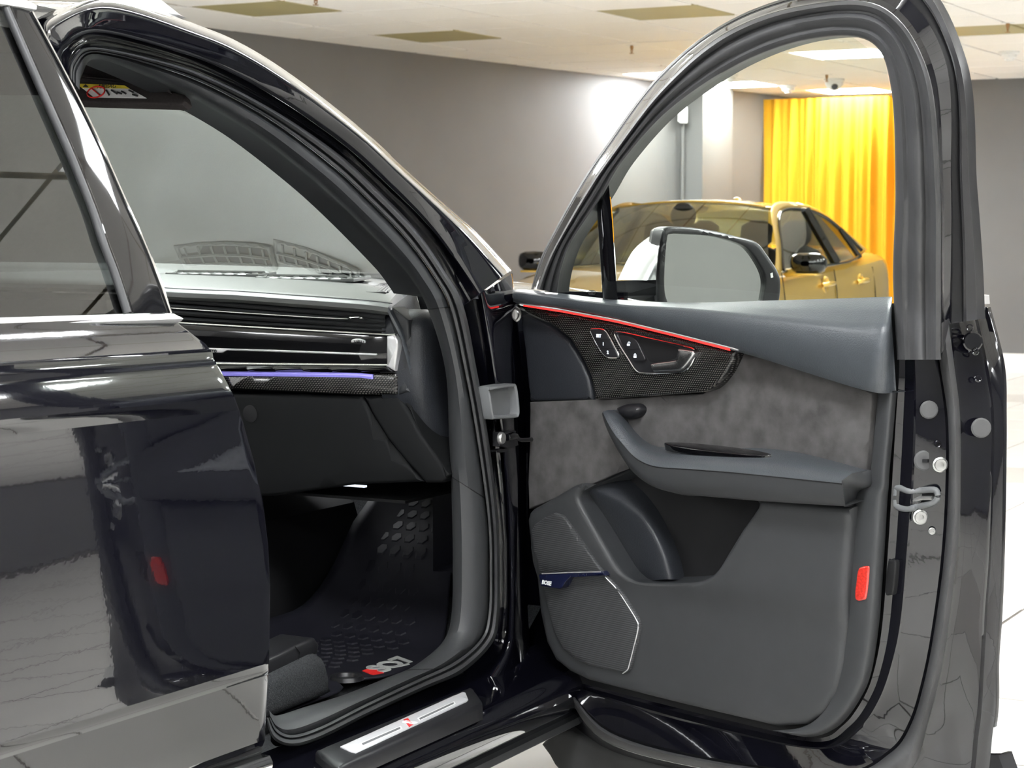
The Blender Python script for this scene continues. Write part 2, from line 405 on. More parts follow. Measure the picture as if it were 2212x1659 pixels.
# ceiling: backing slab, bars and lay-in tiles
ceil_ = slab('ceiling', XR[0], XR[1], YR[0], 9.6, CZ+.02, CZ+.12, M['tbar'])
OFF = {tuple(v) for v in ()}
def cell(px): p = onZ(CZ)(px); return (math.floor((p.x-X0c)/TP), math.floor((p.y-Y0c)/TP))
unlit = {cell(p) for p in ((565,20),(950,82),(1440,38),(2150,62))}
unlit.add((cell((2150,62))[0], cell((2150,62))[1]-1))
lit = {cell((1830,118)), cell((1405,162)), cell((1600,184)), cell((1850,197))}
def lit_cell(i, j):      # assumed regular layout of unseen lamps over the rest of the showroom
    return (i % 4 == 3) and (j % 4 == 2)
tb = .012
tile_me = None
vis = []; rest = []
ni0, ni1 = int((XR[0]-X0c)/TP)-1, int((XR[1]-X0c)/TP)+1
nj0, nj1 = int((YR[0]-Y0c)/TP)-1, int((9.6-Y0c)/TP)+1
def in_view(x, y, z, m=40):
    if Vector((x,y,z)-CAM if False else (x-CAM.x, y-CAM.y, z-CAM.z)).dot(FV) < .5: return False
    q = proj((x,y,z)); return -m < q[0] < 2212+m and -m < q[1] < 1659+m
lamps = 0
def tile_mesh(name, w, h, m, ch=.004):
    bm = bmesh.new(); bmesh.ops.create_cube(bm, size=1); bmesh.ops.scale(bm, vec=(w,w,h), verts=bm.verts)
    bmesh.ops.bevel(bm, geom=bm.edges[:], offset=ch, segments=1, affect='EDGES')
    me = bpy.data.meshes.new(name); bm.to_mesh(me); bm.free(); me.materials.append(m); return me
ct_me = tile_mesh('ceiling_tile', TP-2*tb, .018, M['tile_c']); off_me = tile_mesh('unlit_panel', TP-2*tb, .018, M['panel_off'])
rv, rf = [], []
for i in range(ni0, ni1):
    for j in range(nj0, nj1):
        cx, cy = X0c+(i+.5)*TP, Y0c+(j+.5)*TP
        if cx < XR[0] or cx > XR[1] or cy < YR[0] or cy > 9.4: continue
        k = (i, j)
        seen = (any(in_view(cx+a*TP/2, cy+b*TP/2, CZ) for a in (-1,0,1) for b in (-1,0,1)) and cy-TP/2 < wall_y(cx)+.1
                and not (cx-TP/2 > 17.3 and cy+TP/2 < 4.1) and cx > 3)
        visible_zone = cx > 9.0
        hid = not any(in_view(cx+a*TP, cy+b*TP, CZ, 60) for a in (-1,0,1) for b in (-1,0,1))  # out-of-view cells: unseen lamps added here to brighten the background
        is_lit = k in lit or (lit_cell(i, j) and (not visible_zone or hid) and cy < wall_y(cx)-.5 and cx < 17)
        if is_lit:
            e = empty('ceiling_light', (cx, cy, CZ), 'tmp', 'ceiling light', 'lit ceiling light panels')
            if k == cell((1830,118)): e['label'] = 'lit square ceiling light panel over the gold sedan nearest the roofline'
            elif k == cell((1405,162)): e['label'] = 'lit ceiling light panel beside the long grey wall'
            elif k == cell((1600,184)): e['label'] = 'lit ceiling light panel in front of the pilaster corner'
            elif k == cell((1850,197)): e['label'] = 'lit ceiling light panel just before the yellow curtain'
            else: e['label'] = 'lit square ceiling light panel assumed out of view in the open showroom around the cars'
            box('housing', (cx, cy, CZ+.012), (TP-.03, TP-.03, .022), M['white_pl'], e)
            box('diffuser', (cx, cy, CZ-.003), (TP-.06, TP-.06, .006), M['lamp'], e)
            lamps += 1; continue
        if k in unlit:
            o = bpy.data.objects.new('unlit_light_panel', off_me); COL.objects.link(o); o.location = (cx, cy, CZ+.008); o.parent = ceil_
            continue
        if seen and visible_zone:
            o = bpy.data.objects.new('ceiling_tile', ct_me); COL.objects.link(o)
            o.location = (cx, cy, CZ+.006+random.uniform(-.0015,.002)); o.rotation_euler = (random.uniform(-.003,.003), random.uniform(-.003,.003), 0); o.parent = ceil_
        else:
            s = len(rv); h = TP/2-tb
            rv += [(cx-h,cy-h,CZ-.002),(cx+h,cy-h,CZ-.002),(cx+h,cy+h,CZ-.002),(cx-h,cy+h,CZ-.002)]; rf.append((s,s+1,s+2,s+3))
for o in [c for c in ceil_.children]: o.matrix_parent_inverse = Matrix.Identity(4)
o = mesh('ceiling_tiles', rv, rf, M['tile_c'], ceil_, smooth=False); o['kind'] = 'stuff'

# sprinklers, detectors, camera on the ceiling
def sprinkler(px, label):
    p = onZ(CZ)(px); e = empty('sprinkler', p, label, 'sprinkler', 'ceiling sprinklers')
    disc('escutcheon', (p.x,p.y,CZ-.001), (0,0,-1), .045, .006, M['white_pl'], e)
    tube('stem', [p, p+Vector((0,0,-.02)), p+Vector((0,0,-.04))], [.011,.013,.008], M['brass'], e)
    tube('frame_arms', [p+Vector((-.012,0,-.033)), p+Vector((-.011,0,-.05)), p+Vector((0,0,-.057)), p+Vector((.011,0,-.05)), p+Vector((.012,0,-.033))], .0035, M['brass'], e)
    disc('deflector', p+Vector((0,0,-.06)), (0,0,-1), .017, .004, M['brass'], e)
sprinkler((682,-14), 'sprinkler head hanging beside the unlit panel above the grey wall')
sprinkler((1365,96), 'sprinkler head hanging between cream tiles near the lit panel by the grey wall')
sprinkler((1786,160), 'sprinkler head hanging next to the dome camera')
sprinkler((2177,48), 'sprinkler head hanging from the unlit panel before the plain grey wall')
def detector(px, label):
    p = onZ(CZ)(px); e = empty('smoke_detector', p, label, 'smoke detector', 'ceiling smoke detectors')
    disc('base', (p.x,p.y,CZ-.001), (0,0,-1), .075, .025, M['white_pl'], e)
    disc('sensor_head', (p.x,p.y,CZ-.026), (0,0,-1), .055, .045, M['white_pl'], e, prof=[(0,1),(.55,1),(.6,.7),(1,.5),(1,0)])
detector((1575,160), 'white smoke detector by the lit panel at the pilaster')
detector((1703,184), 'white smoke detector between the two lit panels before the curtain')
detector((2180,110), 'white smoke detector near the plain grey wall')
p = onZ(CZ)((1802,170)); e = empty('dome_camera', p, 'white dome security camera hanging before the yellow curtain', 'camera')
disc('mount', (p.x,p.y,CZ-.001), (0,0,-1), .09, .03, M['white_pl'], e)
disc('dome', (p.x,p.y,CZ-.03), (0,0,-1), .08, .075, M['white_pl'], e, prof=[(0,1),(.4,.93),(.75,.66),(.95,.3),(1,0)])
disc('lens', (p.x-.045,p.y-.02,CZ-.065), (-.7,-.3,-.5), .03, .02, M['gloss'], e)

# floor: grout bed plus tiles
FT = .64; XF, YF = 4.62, 1.62
flo = slab('floor', XR[0], XR[1], YR[0], 9.6, -.1, -.004, M['grout'])
fa = tile_mesh('floor_tile', FT-.011, .012, M['floor_a'], .0015); fb = tile_mesh('floor_tile_dark', FT-.011, .012, M['floor_b'], .0015)
rv, rf = [], []; cnt = 0
for i in range(int((XR[0]-XF)/FT), int((XR[1]-XF)/FT)+1):
    for j in range(int((YR[0]-YF)/FT), int((8.8-YF)/FT)+1):
        cx, cy = XF+(i+.5)*FT, YF+(j+.5)*FT
        near = any(in_view(cx+a*FT/2, cy+b*FT/2, 0, 10) for a in (-1,0,1) for b in (-1,0,1)) or (0 < cx < 4.5 and -2.5 < cy < 2.2)
        if near and cnt < 290 and cx < 17.2:
            # only floor seen past the door edge, below the sill, or next to the car
            q = proj((cx,cy,0)) if Vector((cx,cy,-CAMZ)).dot(FV) > .5 else (0,0)
            if q[0] > 2000 or (cx < 4.8 and cy < 2.6):
                o = bpy.data.objects.new('floor_tile', fb if (i*7+j*3) % 11 == 4 else fa); COL.objects.link(o)
                o.location = (cx, cy, -.006); o.parent = flo; cnt += 1; continue
        s = len(rv); h = FT/2-.0055
        rv += [(cx-h,cy-h,0),(cx+h,cy-h,0),(cx+h,cy+h,0),(cx-h,cy+h,0)]; rf.append((s,s+1,s+2,s+3))
for o in flo.children: o.matrix_parent_inverse = Matrix.Identity(4)
o = mesh('floor_tiles', rv, rf, M['floor_a'], flo, smooth=False); o['kind'] = 'stuff'

# yellow curtain on its rod
XC = 18.1
rl = onX(XC)((1564,226)); y0 = rl.y; y1 = 4.25; zt = rl.z
XC += .12
rod = empty('curtain_rod', (XC, y0, zt), 'round metal curtain rod with ball end above the yellow curtain', 'curtain rod')
tube('rod', [(XC,y0-.02,zt),(XC,(y0+y1)/2,zt),(XC,y1,zt)], .016, M['steel'], rod)
disc('finial', (XC,y0-.02,zt), (0,1,0), .035, .06, M['alu'], rod, prof=[(0,1),(.6,.93),(1,.5),(.6,.1),(.5,0)])
for yy in (y0-.35, y1+.6):
    tube('bracket', [(XC,yy,zt),(XC+.3,yy,zt+.02),(XC+.53,yy,zt+.02)], .012, M['alu'], rod)
XC -= .12
rows = []; nz = 14; ny = 520; ya = y0-.12
for a in range(nz+1):
    z = zt+.035-(zt+.02)*a/nz; r = []
    amp = .012+.055*min(1, a/4)
    for b in range(ny+1):
        y = ya-(ya-y1)*b/ny
        w = math.sin(y*44+1.6*math.sin(y*3.1)+.15*a/nz*math.sin(y*7))*.6+.4*math.sin(y*83+2*math.sin(y*5))*max(.15,1-a/nz*.8)+.35*math.sin(y*15.3)
        r.append((XC-.02+amp*w*.9, y, z))
    rows.append(r)
v, f = grid(rows); o = mesh('curtain', v, f, M['curtain'], None, 80)
tag(o, 'mustard yellow gathered curtain hanging before the far grey wall', 'curtain')
# ------------------------------------------------------------------ gold sedan behind
RD = math.radians(28.5-26.0)                     # direction nose -> tail
EL = Vector((math.cos(RD), math.sin(RD), 0)); EA = Vector((math.sin(RD), -math.cos(RD), 0))   # EA: towards its left flank
def cam_ground(r, d): return Vector((math.sin(YAW)*r+math.cos(YAW)*d, -math.cos(YAW)*r+math.sin(YAW)*d, 0))
mid = cam_ground(334/4300*13.3, 13.3)            # between its two door mirrors
LS, WS = .93, .95
O_ = mid-EL*(1.92*LS)
def sp(l, a, z): return O_+EL*(l*LS)+EA*(a*WS)+Vector((0,0,z))
sed = empty('sedan', sp(2.4,0,0), 'metallic gold four-door sedan parked before the yellow curtain', 'car')
# lower body: sections along the length
st = [ # l, half width, top centre z, shoulder z
 (0.0,.62,.62,.52),(.06,.74,.70,.60),(.3,.84,.80,.72),(.8,.90,.92,.85),(1.2,.92,.99,.91),(1.55,.93,1.02,.94),(2.2,.93,1.02,.95),
 (3.0,.93,1.03,.98),(3.7,.94,1.05,1.01),(4.2,.93,1.08,1.03),(4.55,.90,1.10,1.05),(4.72,.86,1.10,1.03),(4.80,.78,1.0,.92),(4.82,.74,.8,.7)]
rows = []
for l, hw, zc, zs in st:
    sec = [(0,zc),(.45,zc-.008),(.75,zc-.03),(.88,zs+.005),(.95,zs-.03),(.985,zs-.10),(1.0,.74 if zs > .8 else zs-.12),(.99,.55),(1.0,.42),(.97,.28),(.90,.20)]
    full = [(-x*hw, z) for x, z in reversed(sec)]+[(x*hw, z) for x, z in sec[1:]]
    rows.append([sp(l, x, max(.2, z)) for x, z in full])
o = sheet('body', rows, M['gold'], sed, 28, sub=1)
# greenhouse
def gl(pts): return [sp(*p) for p in pts]
def two(fn):
    for s in (1, -1): fn(s)
roofr = [(2.30,.0,1.425),(2.34,.30,1.42),(2.42,.50,1.395)]   # header
rows = []
for t in range(9):
    k = t/8; l0 = 2.34+(3.62-2.34)*k; zc = 1.425+.03*math.sin(math.pi*(k*.75+.1))-.045*k*k
    wdt = .60-.03*k
    rows.append([sp(l0+.05*(abs(x)/.6)**2*(1-2*k), x*wdt/.60, zc-.055*(abs(x)/.6)**2.6) for x in [-.6,-.5,-.3,-.1,.1,.3,.5,.6]])
sheet('roof', rows, M['gold'], sed, 40, thick=.02, sub=1)
wsB = [(1.78,.80,.96),(1.60,.55,1.0),(1.50,.2,1.02),(1.50,-.2,1.02),(1.60,-.55,1.0),(1.78,-.80,.96)]
wsT = [(2.40,.585,1.385),(2.36,.4,1.405),(2.335,.14,1.42),(2.335,-.14,1.42),(2.36,-.4,1.405),(2.40,-.585,1.385)]
sheet('windscreen', [cat1(gl(wsB),20), cat1([sp((a[0]+b[0])/2-.03,(a[1]+b[1])/2,(a[2]+b[2])/2+.025) for a, b in zip(wsB,wsT)],20), cat1(gl(wsT),20)], M['gold_glass'], sed, 60)
rwB = [(4.32,.66,1.09),(4.42,.3,1.11),(4.42,-.3,1.11),(4.32,-.66,1.09)]; rwT = [(3.66,.56,1.345),(3.62,.3,1.375),(3.62,-.3,1.375),(3.66,-.56,1.345)]
sheet('rear_window', [cat1(gl(rwB),12), cat1([sp((a[0]+b[0])/2+.03,(a[1]+b[1])/2,(a[2]+b[2])/2+.03) for a, b in zip(rwB,rwT)],12), cat1(gl(rwT),12)], M['gold_glass'], sed, 60)
def side_parts(s):
    # roof rail and A pillar and C pillar: one gold band around the side glass
    outer = [(1.70,.86,.95),(1.95,.79,1.12),(2.40,.61,1.395),(3.0,.605,1.42),(3.62,.585,1.375),(4.0,.66,1.24),(4.38,.76,1.08)]
    inner = [(1.88,.86,.975),(2.08,.78,1.12),(2.46,.645,1.345),(3.0,.645,1.375),(3.5,.65,1.33),(3.85,.70,1.22),(4.10,.78,1.08)]
    sheet('roof_pillar', [cat1(gl([(l,a*s,z) for l,a,z in outer]),40), cat1(gl([(l,(a+.02)*s,z) for l,a,z in [tuple((p+q)/2 for p, q in zip(x,y)) for x,y in zip(outer,inner)]]),40),
                     cat1(gl([(l,a*s,z) for l,a,z in inner]),40)], M['gold'], sed, 60)
    tube('window_trim', cat1(gl([(l,(a+.006)*s,z) for l,a,z in inner]),40), .012, M['gloss'], sed)
    tube('belt_trim', cat1(gl([(1.86,.875*s,.965),(2.6,.89*s,.985),(3.4,.89*s,1.01),(4.12,.80*s,1.075)]),20), .011, M['gloss'], sed)
    top = [(1.90,.855,.985),(2.12,.775,1.13),(2.46,.645,1.345),(3.0,.645,1.375),(3.5,.65,1.33),(3.85,.70,1.22),(4.08,.78,1.085)]
    bot = [(1.90,.87,.97),(2.12,.875,.972),(2.5,.885,.98),(3.0,.89,.995),(3.5,.885,1.01),(3.85,.85,1.03),(4.10,.80,1.06)]
    T_ = cat1(gl([(l,a*s,z) for l,a,z in top]),49); B_ = cat1(gl([(l,a*s,z) for l,a,z in bot]),49)
    for i0, i1 in ((0,24),(26,39),(40,48)):
        sheet('side_window', [B_[i0:i1+1], T_[i0:i1+1]], M['gold_glass'], sed, 60)
    for i in (25,):
        tube('door_pillar', [B_[i]+EA*(.004*s), T_[i]+EA*(.004*s)], .035, M['gloss'], sed, 6)
    tube('door_pillar', [B_[39]+EA*(.004*s), T_[39]+EA*(.004*s)], .018, M['gloss'], sed, 6)
    # mirror
    c = sp(1.92, 1.03*s, 1.02)
    rows = []
    for k, (f, g) in enumerate(((-.07,.25),(-.06,.75),(-.02,1.0),(.04,1.0),(.06,.9),(.06,.1))):
        rows.append([c+EL*f+EA*(.115*g*math.copysign(abs(math.cos(q))**.6, math.cos(q)))+Vector((0,0,.068*g*math.copysign(abs(math.sin(q))**.7, math.sin(q)))) for q in [2*math.pi*i/20 for i in range(21)]])
    sheet('door_mirror', rows, M['gloss'], sed, 50)
    tube('mirror_foot', [sp(1.95,.86*s,.955), sp(1.93,.95*s,.965)], .028, M['gold'], sed, 8)
    box('mirror_lip', c+EL*.0+Vector((0,0,-.07)), (.12,.16,.015), M['gold'], sed, Matrix.Rotation(RD,3,'Z'), .006)
    # handles
    for l in (2.72, 3.62):
        pts = [sp(l-.11,.925*s,.86),sp(l-.07,.955*s,.865),sp(l+.07,.957*s,.87),sp(l+.11,.927*s,.87)]
        tube('door_handle', cat1(pts,12), .016, M['gold'], sed, 8)
        disc('handle_cup', sp(l-.02,.915*s,.862), EA*s, .055, .012, M['gold'], sed, prof=[(0,.2),(.6,.4),(1,1),(1.1,.0)])
    for l in (1.72, 2.95, 3.98):
        pts = [sp(l+.02,.90*s,.96),sp(l,.935*s,.75),sp(l,.932*s,.42),sp(l,.91*s,.3)]
        tube('door_gap', cat1(pts,12), .0035, M['void'], sed, 5)
    # wheels
    for l in (.92, 3.85):
        disc('wheel', sp(l,.80*s,.345), EA*s, .345, .13, M['tyre'], sed, 28, [(0,.7),(.3,.75),(.66,.8),(.7,1),(.95,1),(1,.8),(1,0)])
        disc('wheel_rim', sp(l,.895*s,.345), EA*s, .235, .03, M['alu'], sed, 28, [(0,.9),(.2,1),(.8,.3),(.95,1),(1,0)])
two(side_parts)
def seat_shape(l, a):
    rows = []
    for z, w, t in ((.5,.24,.30),(.6,.25,.16),(.9,.25,.13),(1.08,.20,.10),(1.12,.09,.06),(1.15,.12,.08),(1.26,.12,.08),(1.30,.05,.03)):
        rows.append([sp(l+(z-.5)*.35+t*.6*math.cos(q), a+w*math.copysign(abs(math.cos(q+math.pi/2))**.6, math.cos(q+math.pi/2)), z) for q in [2*math.pi*i/14 for i in range(15)]])
    sheet('seat', rows, M['seat'], sed, 60)
for a in (-.38,.38): seat_shape(2.5, a)
for a in (-.38,.38): seat_shape(3.45, a)
sheet('dashboard', [[sp(1.75,a,.98) for a in (-.78,0,.78)],[sp(2.1,a,1.0) for a in (-.78,0,.78)],[sp(2.15,a,.8) for a in (-.78,0,.78)]], M['seat'], sed, 50)
disc('antenna', sp(3.4,0,1.42), (0,0,1), .05, .05, M['gold'], sed, prof=[(0,1),(.5,.8),(1,0)])
disc('rearview_mirror', sp(2.25,0,1.33), -EL, .09, .03, M['seat'], sed)
# ------------------------------------------------------------------ black SUV: shell
suv = empty('suv', (2.9, 2.75, 0), 'black glossy SUV with its front passenger door wide open', 'car')
YC = 2.748                                         # its centre line
def mir(P): return Vector((P.x, 2*YC-P.y, P.z))
# rear door: pressing profile (height, inboard offset), creases between the runs
PROF = [[(1.136,.056),(1.125,.052),(1.112,.047)], [(1.112,.047),(1.10,.037),(1.088,.020),(1.084,.012)], [(1.084,.012),(1.074,.009),(1.064,.0085)],
        [(1.064,.0085),(1.045,.004),(1.026,.0005),(1.016,0)], [(1.016,0),(1.008,.003),(.994,.010)],
        [(.994,.010),(.95,.0150),(.87,.0125),(.78,.008),(.70,.003),(.64,.000),(.600,.000)], [(.600,.000),(.588,.004),(.578,.010)], [(.578,.010),(.53,.025),(.49,.037),(.462,.047)],
        [(.462,.047),(.455,.052),(.449,.056)]]
PL = []
for run in PROF:
    c = cat1([(a, b, 0) for a, b in run], 9); PL += [(p.x, p.y) for p in (c if not PL else c[1:])]
def poff(z):
    if z >= PL[0][0]: return PL[0][1]
    for (z1, o1), (z0, o0) in zip(PL, PL[1:]):
        if z0 <= z <= z1: return o0+(o1-o0)*(z-z0)/max(1e-9, z1-z0)
    return PL[-1][1]
flank = solve(lambda P: P.y-(YS+poff(P.z)))
EDGE = T('B', [(1168,545),(1225,633),(1270,665),(1425,785),(1450,850),(1520,970),(1600,1130),(1650,1260),(1690,1400),(1730,1540)])+T('C', [(1385,0),(1430,200),(1455,400),(1470,600),(1468,900),(1462,1100),(1455,1250),(1445,1400),(1437,1560),(1432,1650)])
ep = sorted([(flank(p).z, flank(p).x) for p in arc([(x,y,0) for x,y in EDGE], 60)], reverse=True)
def xedge(z):
    if z >= ep[0][0]: return ep[0][1]
    for (z1, x1), (z0, x0) in zip(ep, ep[1:]):
        if z0 <= z <= z1: return x0+(x1-x0)*(z-z0)/max(1e-9, z1-z0)
    return ep[-1][1]
def wedge(z, s): return z+s*(.020+.016*(1.12-z)/.55)
cols = [(-.004,.035),(-.004,.010),(-.003,.004),(-.0005,.001),(.004,0)]+[(s,0) for s in (.02,.05,.1,.16,.24,.32,.42,.55,.7,.85,1.0)]
rows = []
for z, o in PL:
    xe = xedge(z); rows.append([Vector((xe-s, YS+o+i-.06*max(0,s), wedge(z, max(0,s)))) for s, i in cols])
rd = sheet('rear_door', rows, M['paint'], suv, 14)
# body side behind the rear door
rows = []
for z, o in PL:
    xe = xedge(z); rows.append([Vector((xe-s, YS+o+(.03 if s < 1.007 else 0)-.06*min(s,1.25)+.05*max(0,s-1.25)**1.5, wedge(z, min(s,1.3)))) for s in (1.006,1.0065,1.02,1.2,1.5,1.8,2.1,2.5)])
sheet('rear_quarter_panel', rows, M['paint'], suv, 14)
# bottom moulding of the rear door
for nm, z0, z1, o0, o1, m in (('door_shadow_gap',.449,.437,.056,.058,M['void']),('door_molding',.437,.415,.040,.036,M['chrome'])):
    xe = xedge(.45); R_ = []
    for zz, oo in ((z0,o0+.02),(z0,o0),((z0+z1)/2,(o0+o1)/2-.004),(z1,o1),(z1,o1+.03)):
        R_.append([Vector((xe-s-.004, YS+oo, wedge(zz, s))) for s in (0,.3,.6,1.0)])
    sheet(nm, R_, m, rd, 40)
R_ = []
for zz, oo in ((.415,.05),(.40,.04),(.33,.045),(.26,.07),(.25,.12)): R_.append([Vector((x, YS+oo, zz)) for x in (1.0,1.6,2.2,2.47)])
sheet('rocker_cladding', R_, M['black_sat'], rd, 40)
# chrome belt moulding
beltT = T('B', [(1190,563),(1206,570),(1222,600),(1227,633)])
sb = side(.048); zt1, zt0 = sb((376,678)).z, sb((388,699)).z
R_ = []; xb = sb((386,690)).x
for zz, oo in ((zt1+.001,.075),(zt1,.056),(zt1-.004,.046),((zt0+zt1)/2,.040),(zt0+.004,.044),(zt0,.052),(zt0-.001,.07)):
    R_.append([Vector((xb-s-(.012 if zz > (zt0+zt1)/2+.004 else 0)*(s == 0), YS+oo, wedge(zz, s)-.0*s)) for s in (0,.002,.15,.4,.7,1.0)])
sheet('belt_molding', R_, M['molding'], rd, 50)
# rear side glass, its rubber run and the gloss applique at its front edge
sg = side(.062); sa = side(.052)
stripL = T('A', [(40,30),(200,400),(350,740),(500,1080),(640,1430),(715,1659)])+T('B', [(790,280),(880,556)])
apR = [(68,25),(125,130),(178,232),(226,332),(272,436),(312,525),(342,600),(369,676)]
n = 40
L0 = [sa(p) for p in arc([(x,y,0) for x,y in stripL], n)]; R0 = [sa(p) for p in arc([(x,y,0) for x,y in apR], n)]
Y_ = Vector((0,1,0)); X_ = Vector((1,0,0))
sheet('pillar_applique', [L0, [a.lerp(b,.33)-Y_*.0006 for a, b in zip(L0,R0)], [a.lerp(b,.6)-Y_*.0006 for a, b in zip(L0,R0)], [a.lerp(b,.8)+Y_*.0002 for a, b in zip(L0,R0)], [b+Y_*.0022 for b in R0], [b+X_*.002+Y_*.006 for b in R0], [b+X_*.0+Y_*.03 for b in R0]], M['applique'], rd, 30)
tube('applique_edge', [b+X_*.001 for b in R0], .0022, M['chrome'], rd, 6)
tube('glass_run', [p+Y_*.003 for p in L0], .0062, M['rubber'], rd, 8)
tube('glass_run_lip', [p+X_*.007-Y_*.0005 for p in L0], .0018, M['gloss'], rd, 6)
G0 = [sg(p) for p in arc([(x,y,0) for x,y in stripL], n)]
sheet('rear_door_glass', [[p-X_*s+Vector((0,.004*s,.015*s)) for p in G0] for s in (0,.1,.25,.4,.6,.85)], M['privacy'], rd, 60)
sheet('rear_pillar', [[p-X_*s+Vector((0,.004*s,.015*s))-Y_*.006 for p in G0] for s in (.85,.9,.97)], M['applique'], suv, 60)
sheet('rear_quarter_glass', [[p-X_*s+Vector((0,.004*s+.03*max(0,s-1.2),.012*s)) for p in G0] for s in (.975,1.2,1.5,1.8,2.3)], M['privacy'], suv, 60)
# bright trim and roof edge above the rear glass
tp = [sa(p) for p in T('A', [(0,0),(190,5),(215,40),(230,75)])]; zt = tp[1].z; zb = tp[3].z
R_ = []
for zz, oo in ((zt,.0),(zt-.001,-.006),((zt+zb)/2,-.009),(zb+.002,-.006),(zb,.004)):
    R_.append([Vector((tp[3].x-.012*(zz > (zt+zb)/2)-s, YS+.052+KT*(zz-ZB)+oo, zz+.015*s)) for s in (0,.002,.2,.5,.9)])
sheet('window_top_trim', R_, M['molding'], rd, 50)

# ---- front door opening: seal ring, painted frame, inner trim
SO = [(150,165),(156,128),(202,102),(364,136),(475,177),(600,243),(727,329),(811,405),(900,497),(960,585),(1001,660),(1030,800),(1056,950),(1076,1119),(1080,1238),(1078,1330),(1063,1390),(1000,1452),(917,1489),(798,1544),(690,1597),(630,1612),(590,1595),(574,1550)]
SI = [(161,180),(166,142),(208,113),(360,150),(468,193),(590,262),(712,353),(790,425),(876,514),(938,598),(972,665),(1003,800),(1030,950),(1053,1119),(1057,1238),(1054,1330),(1037,1381),(980,1430),(898,1469),(790,1520),(690,1570),(632,1587),(600,1576),(584,1550)]
TI = [(172,195),(178,160),(215,128),(370,190),(455,235),(560,300),(680,395),(762,470),(850,560),(888,605),(925,670),(962,800),(970,950),(975,1060),(978,1200),(975,1330),(955,1388),(895,1438),(840,1462),(745,1500),(650,1530),(610,1543),(592,1545),(582,1535)]
N_ = 160
def lerp2(a, b, t): return [(p[0]+(q[0]-p[0])*t, p[1]+(q[1]-p[1])*t) for p, q in zip(a, b)]
seal = [[side(o)(p) for p in cat1([(x,y,0) for x,y in lerp2(SO, SI, t)], N_)] for t, o in ((0,.135),(.04,.118),(.25,.106),(.5,.112),(.62,.124),(.75,.117),(.95,.121),(1,.135))]
sheet('door_seal', seal, M['rubber'], suv, 50)
trimr = [[side(o)(p) for p in cat1([(x,y,0) for x,y in lerp2(SI, TI, t)], N_)] for t, o in ((0,.14),(.03,.132),(.25,.128),(.5,.135),(.75,.15),(.93,.172),(1,.20))]
trimr.append([p+(Vector((.0,.06,0)) if i < N_*9.6/23 else Vector((.06,.03,0)) if i < N_*15.6/23 else Vector((.02,.012,-.06))) for i, p in enumerate(trimr[-1])])
# split the inner trim where the photograph shows the joints: roof liner + pillar, kick panel, sill
j1, j2 = int(N_*10.05/23), int(N_*12.75/23); j3 = int(N_*17.3/23)
sheet('pillar_trim', [r[:j1+1] for r in trimr], M['trim_dk'], suv, 50)
sheet('hinge_pillar_trim', [r[j1:j2+1] for r in trimr], M['trim'], suv, 50)
sheet('kick_panel', [r[j2:j3+1] for r in trimr], M['trim'], suv, 50)
sheet('sill_trim', [r[j3:] for r in trimr], M['trim'], suv, 50)
for j in (j1, j2, j3): tube('trim_joint', [r[j]-Y_*.0003 for r in trimr[:7]], .0011, M['void'], suv, 5)
# painted roof edge and A pillar
P3 = [(92,72),(108,38),(240,-4),(437,59),(540,106),(655,182),(785,284),(870,362),(965,447),(1030,505),(1103,584)]
up = [SO[i] for i in range(11)]
fr = []
for t, o in ((0,.137),(.06,.146),(.16,.142),(.26,.116),(.34,.100),(.5,.088),(.66,.078),(.80,.070),(.86,.072),(.93,.085),(.98,.112),(1,.14)):
    fr.append([side(o)(p) for p in cat1([(x,y,0) for x,y in lerp2(up, P3, t)], 80)])
fr.append([p+Vector((.01,.05,-.004)) for p in fr[-1]])
fr = cross(fr, 37)
sheet('roof_frame', fr, M['paint'], suv, 40)
# roof skin, liner, windscreen, far pillar
RE = [P for P in fr[-1]]
k0, k1 = int(80*1.6/10), int(80*3.0/10)
rows = []
for k in range(k0, k1+1):
    p = RE[k]; q = mir(p); rows.append([p.lerp(q, s)+Vector((.05*math.sin(math.pi*s), 0, .035*math.sin(math.pi*s))) for s in [i/16 for i in range(17)]])
p = RE[k0]; q = mir(p)
for s_ in (.3,.8,1.4,2.0): rows.insert(0, [p.lerp(q, s)+Vector((-s_, 0, .035*math.sin(math.pi*s)+.02)) for s in [i/16 for i in range(17)]])
sheet('roof_skin', rows, M['paint'], suv, 50)
sheet('roof_liner', [[v+Vector((0,0,-.045)) for v in r] for r in rows], M['headliner'], suv, 50)
wsR = [side(.19)(p) for p in cat1([(x,y,0) for x,y in TI[3:10]], 24)]
wsR = [p+Vector((.03,.02,.01)) for p in wsR]
wrows = []
for k_, p in enumerate(wsR):
    q = mir(p); bx2 = .10+.34*k_/(len(wsR)-1); wrows.append([p.lerp(q, s)+Vector((bx2, 0, .05*(1-k_/(len(wsR)-1))))*math.sin(math.pi*s)**.7 for s in [i/18 for i in range(19)]])
e0 = [(2*a-b) for a, b in zip(wrows[-1], wrows[-3])]
sheet('windscreen', wrows+[e0], M['wind'], suv, 70)
lin_ = [v+Vector((0,0,-.045)) for v in rows[-1]]
hw_ = lin(lin_, 19)
sheet('header_trim', [hw_, [a.lerp(b,.5)+Vector((-.02,0,-.02)) for a, b in zip(hw_, wrows[0])], [p+Vector((-.012,0,-.01)) for p in wrows[0]], [p+Vector((.03,0,-.045)) for p in wrows[0]]], M['headliner'], suv, 60)
sheet('far_pillar', [[mir(p)+Vector((0,o,0)) for p in wsR] for o in (-.05,.06)], M['trim_dk'], suv, 60)
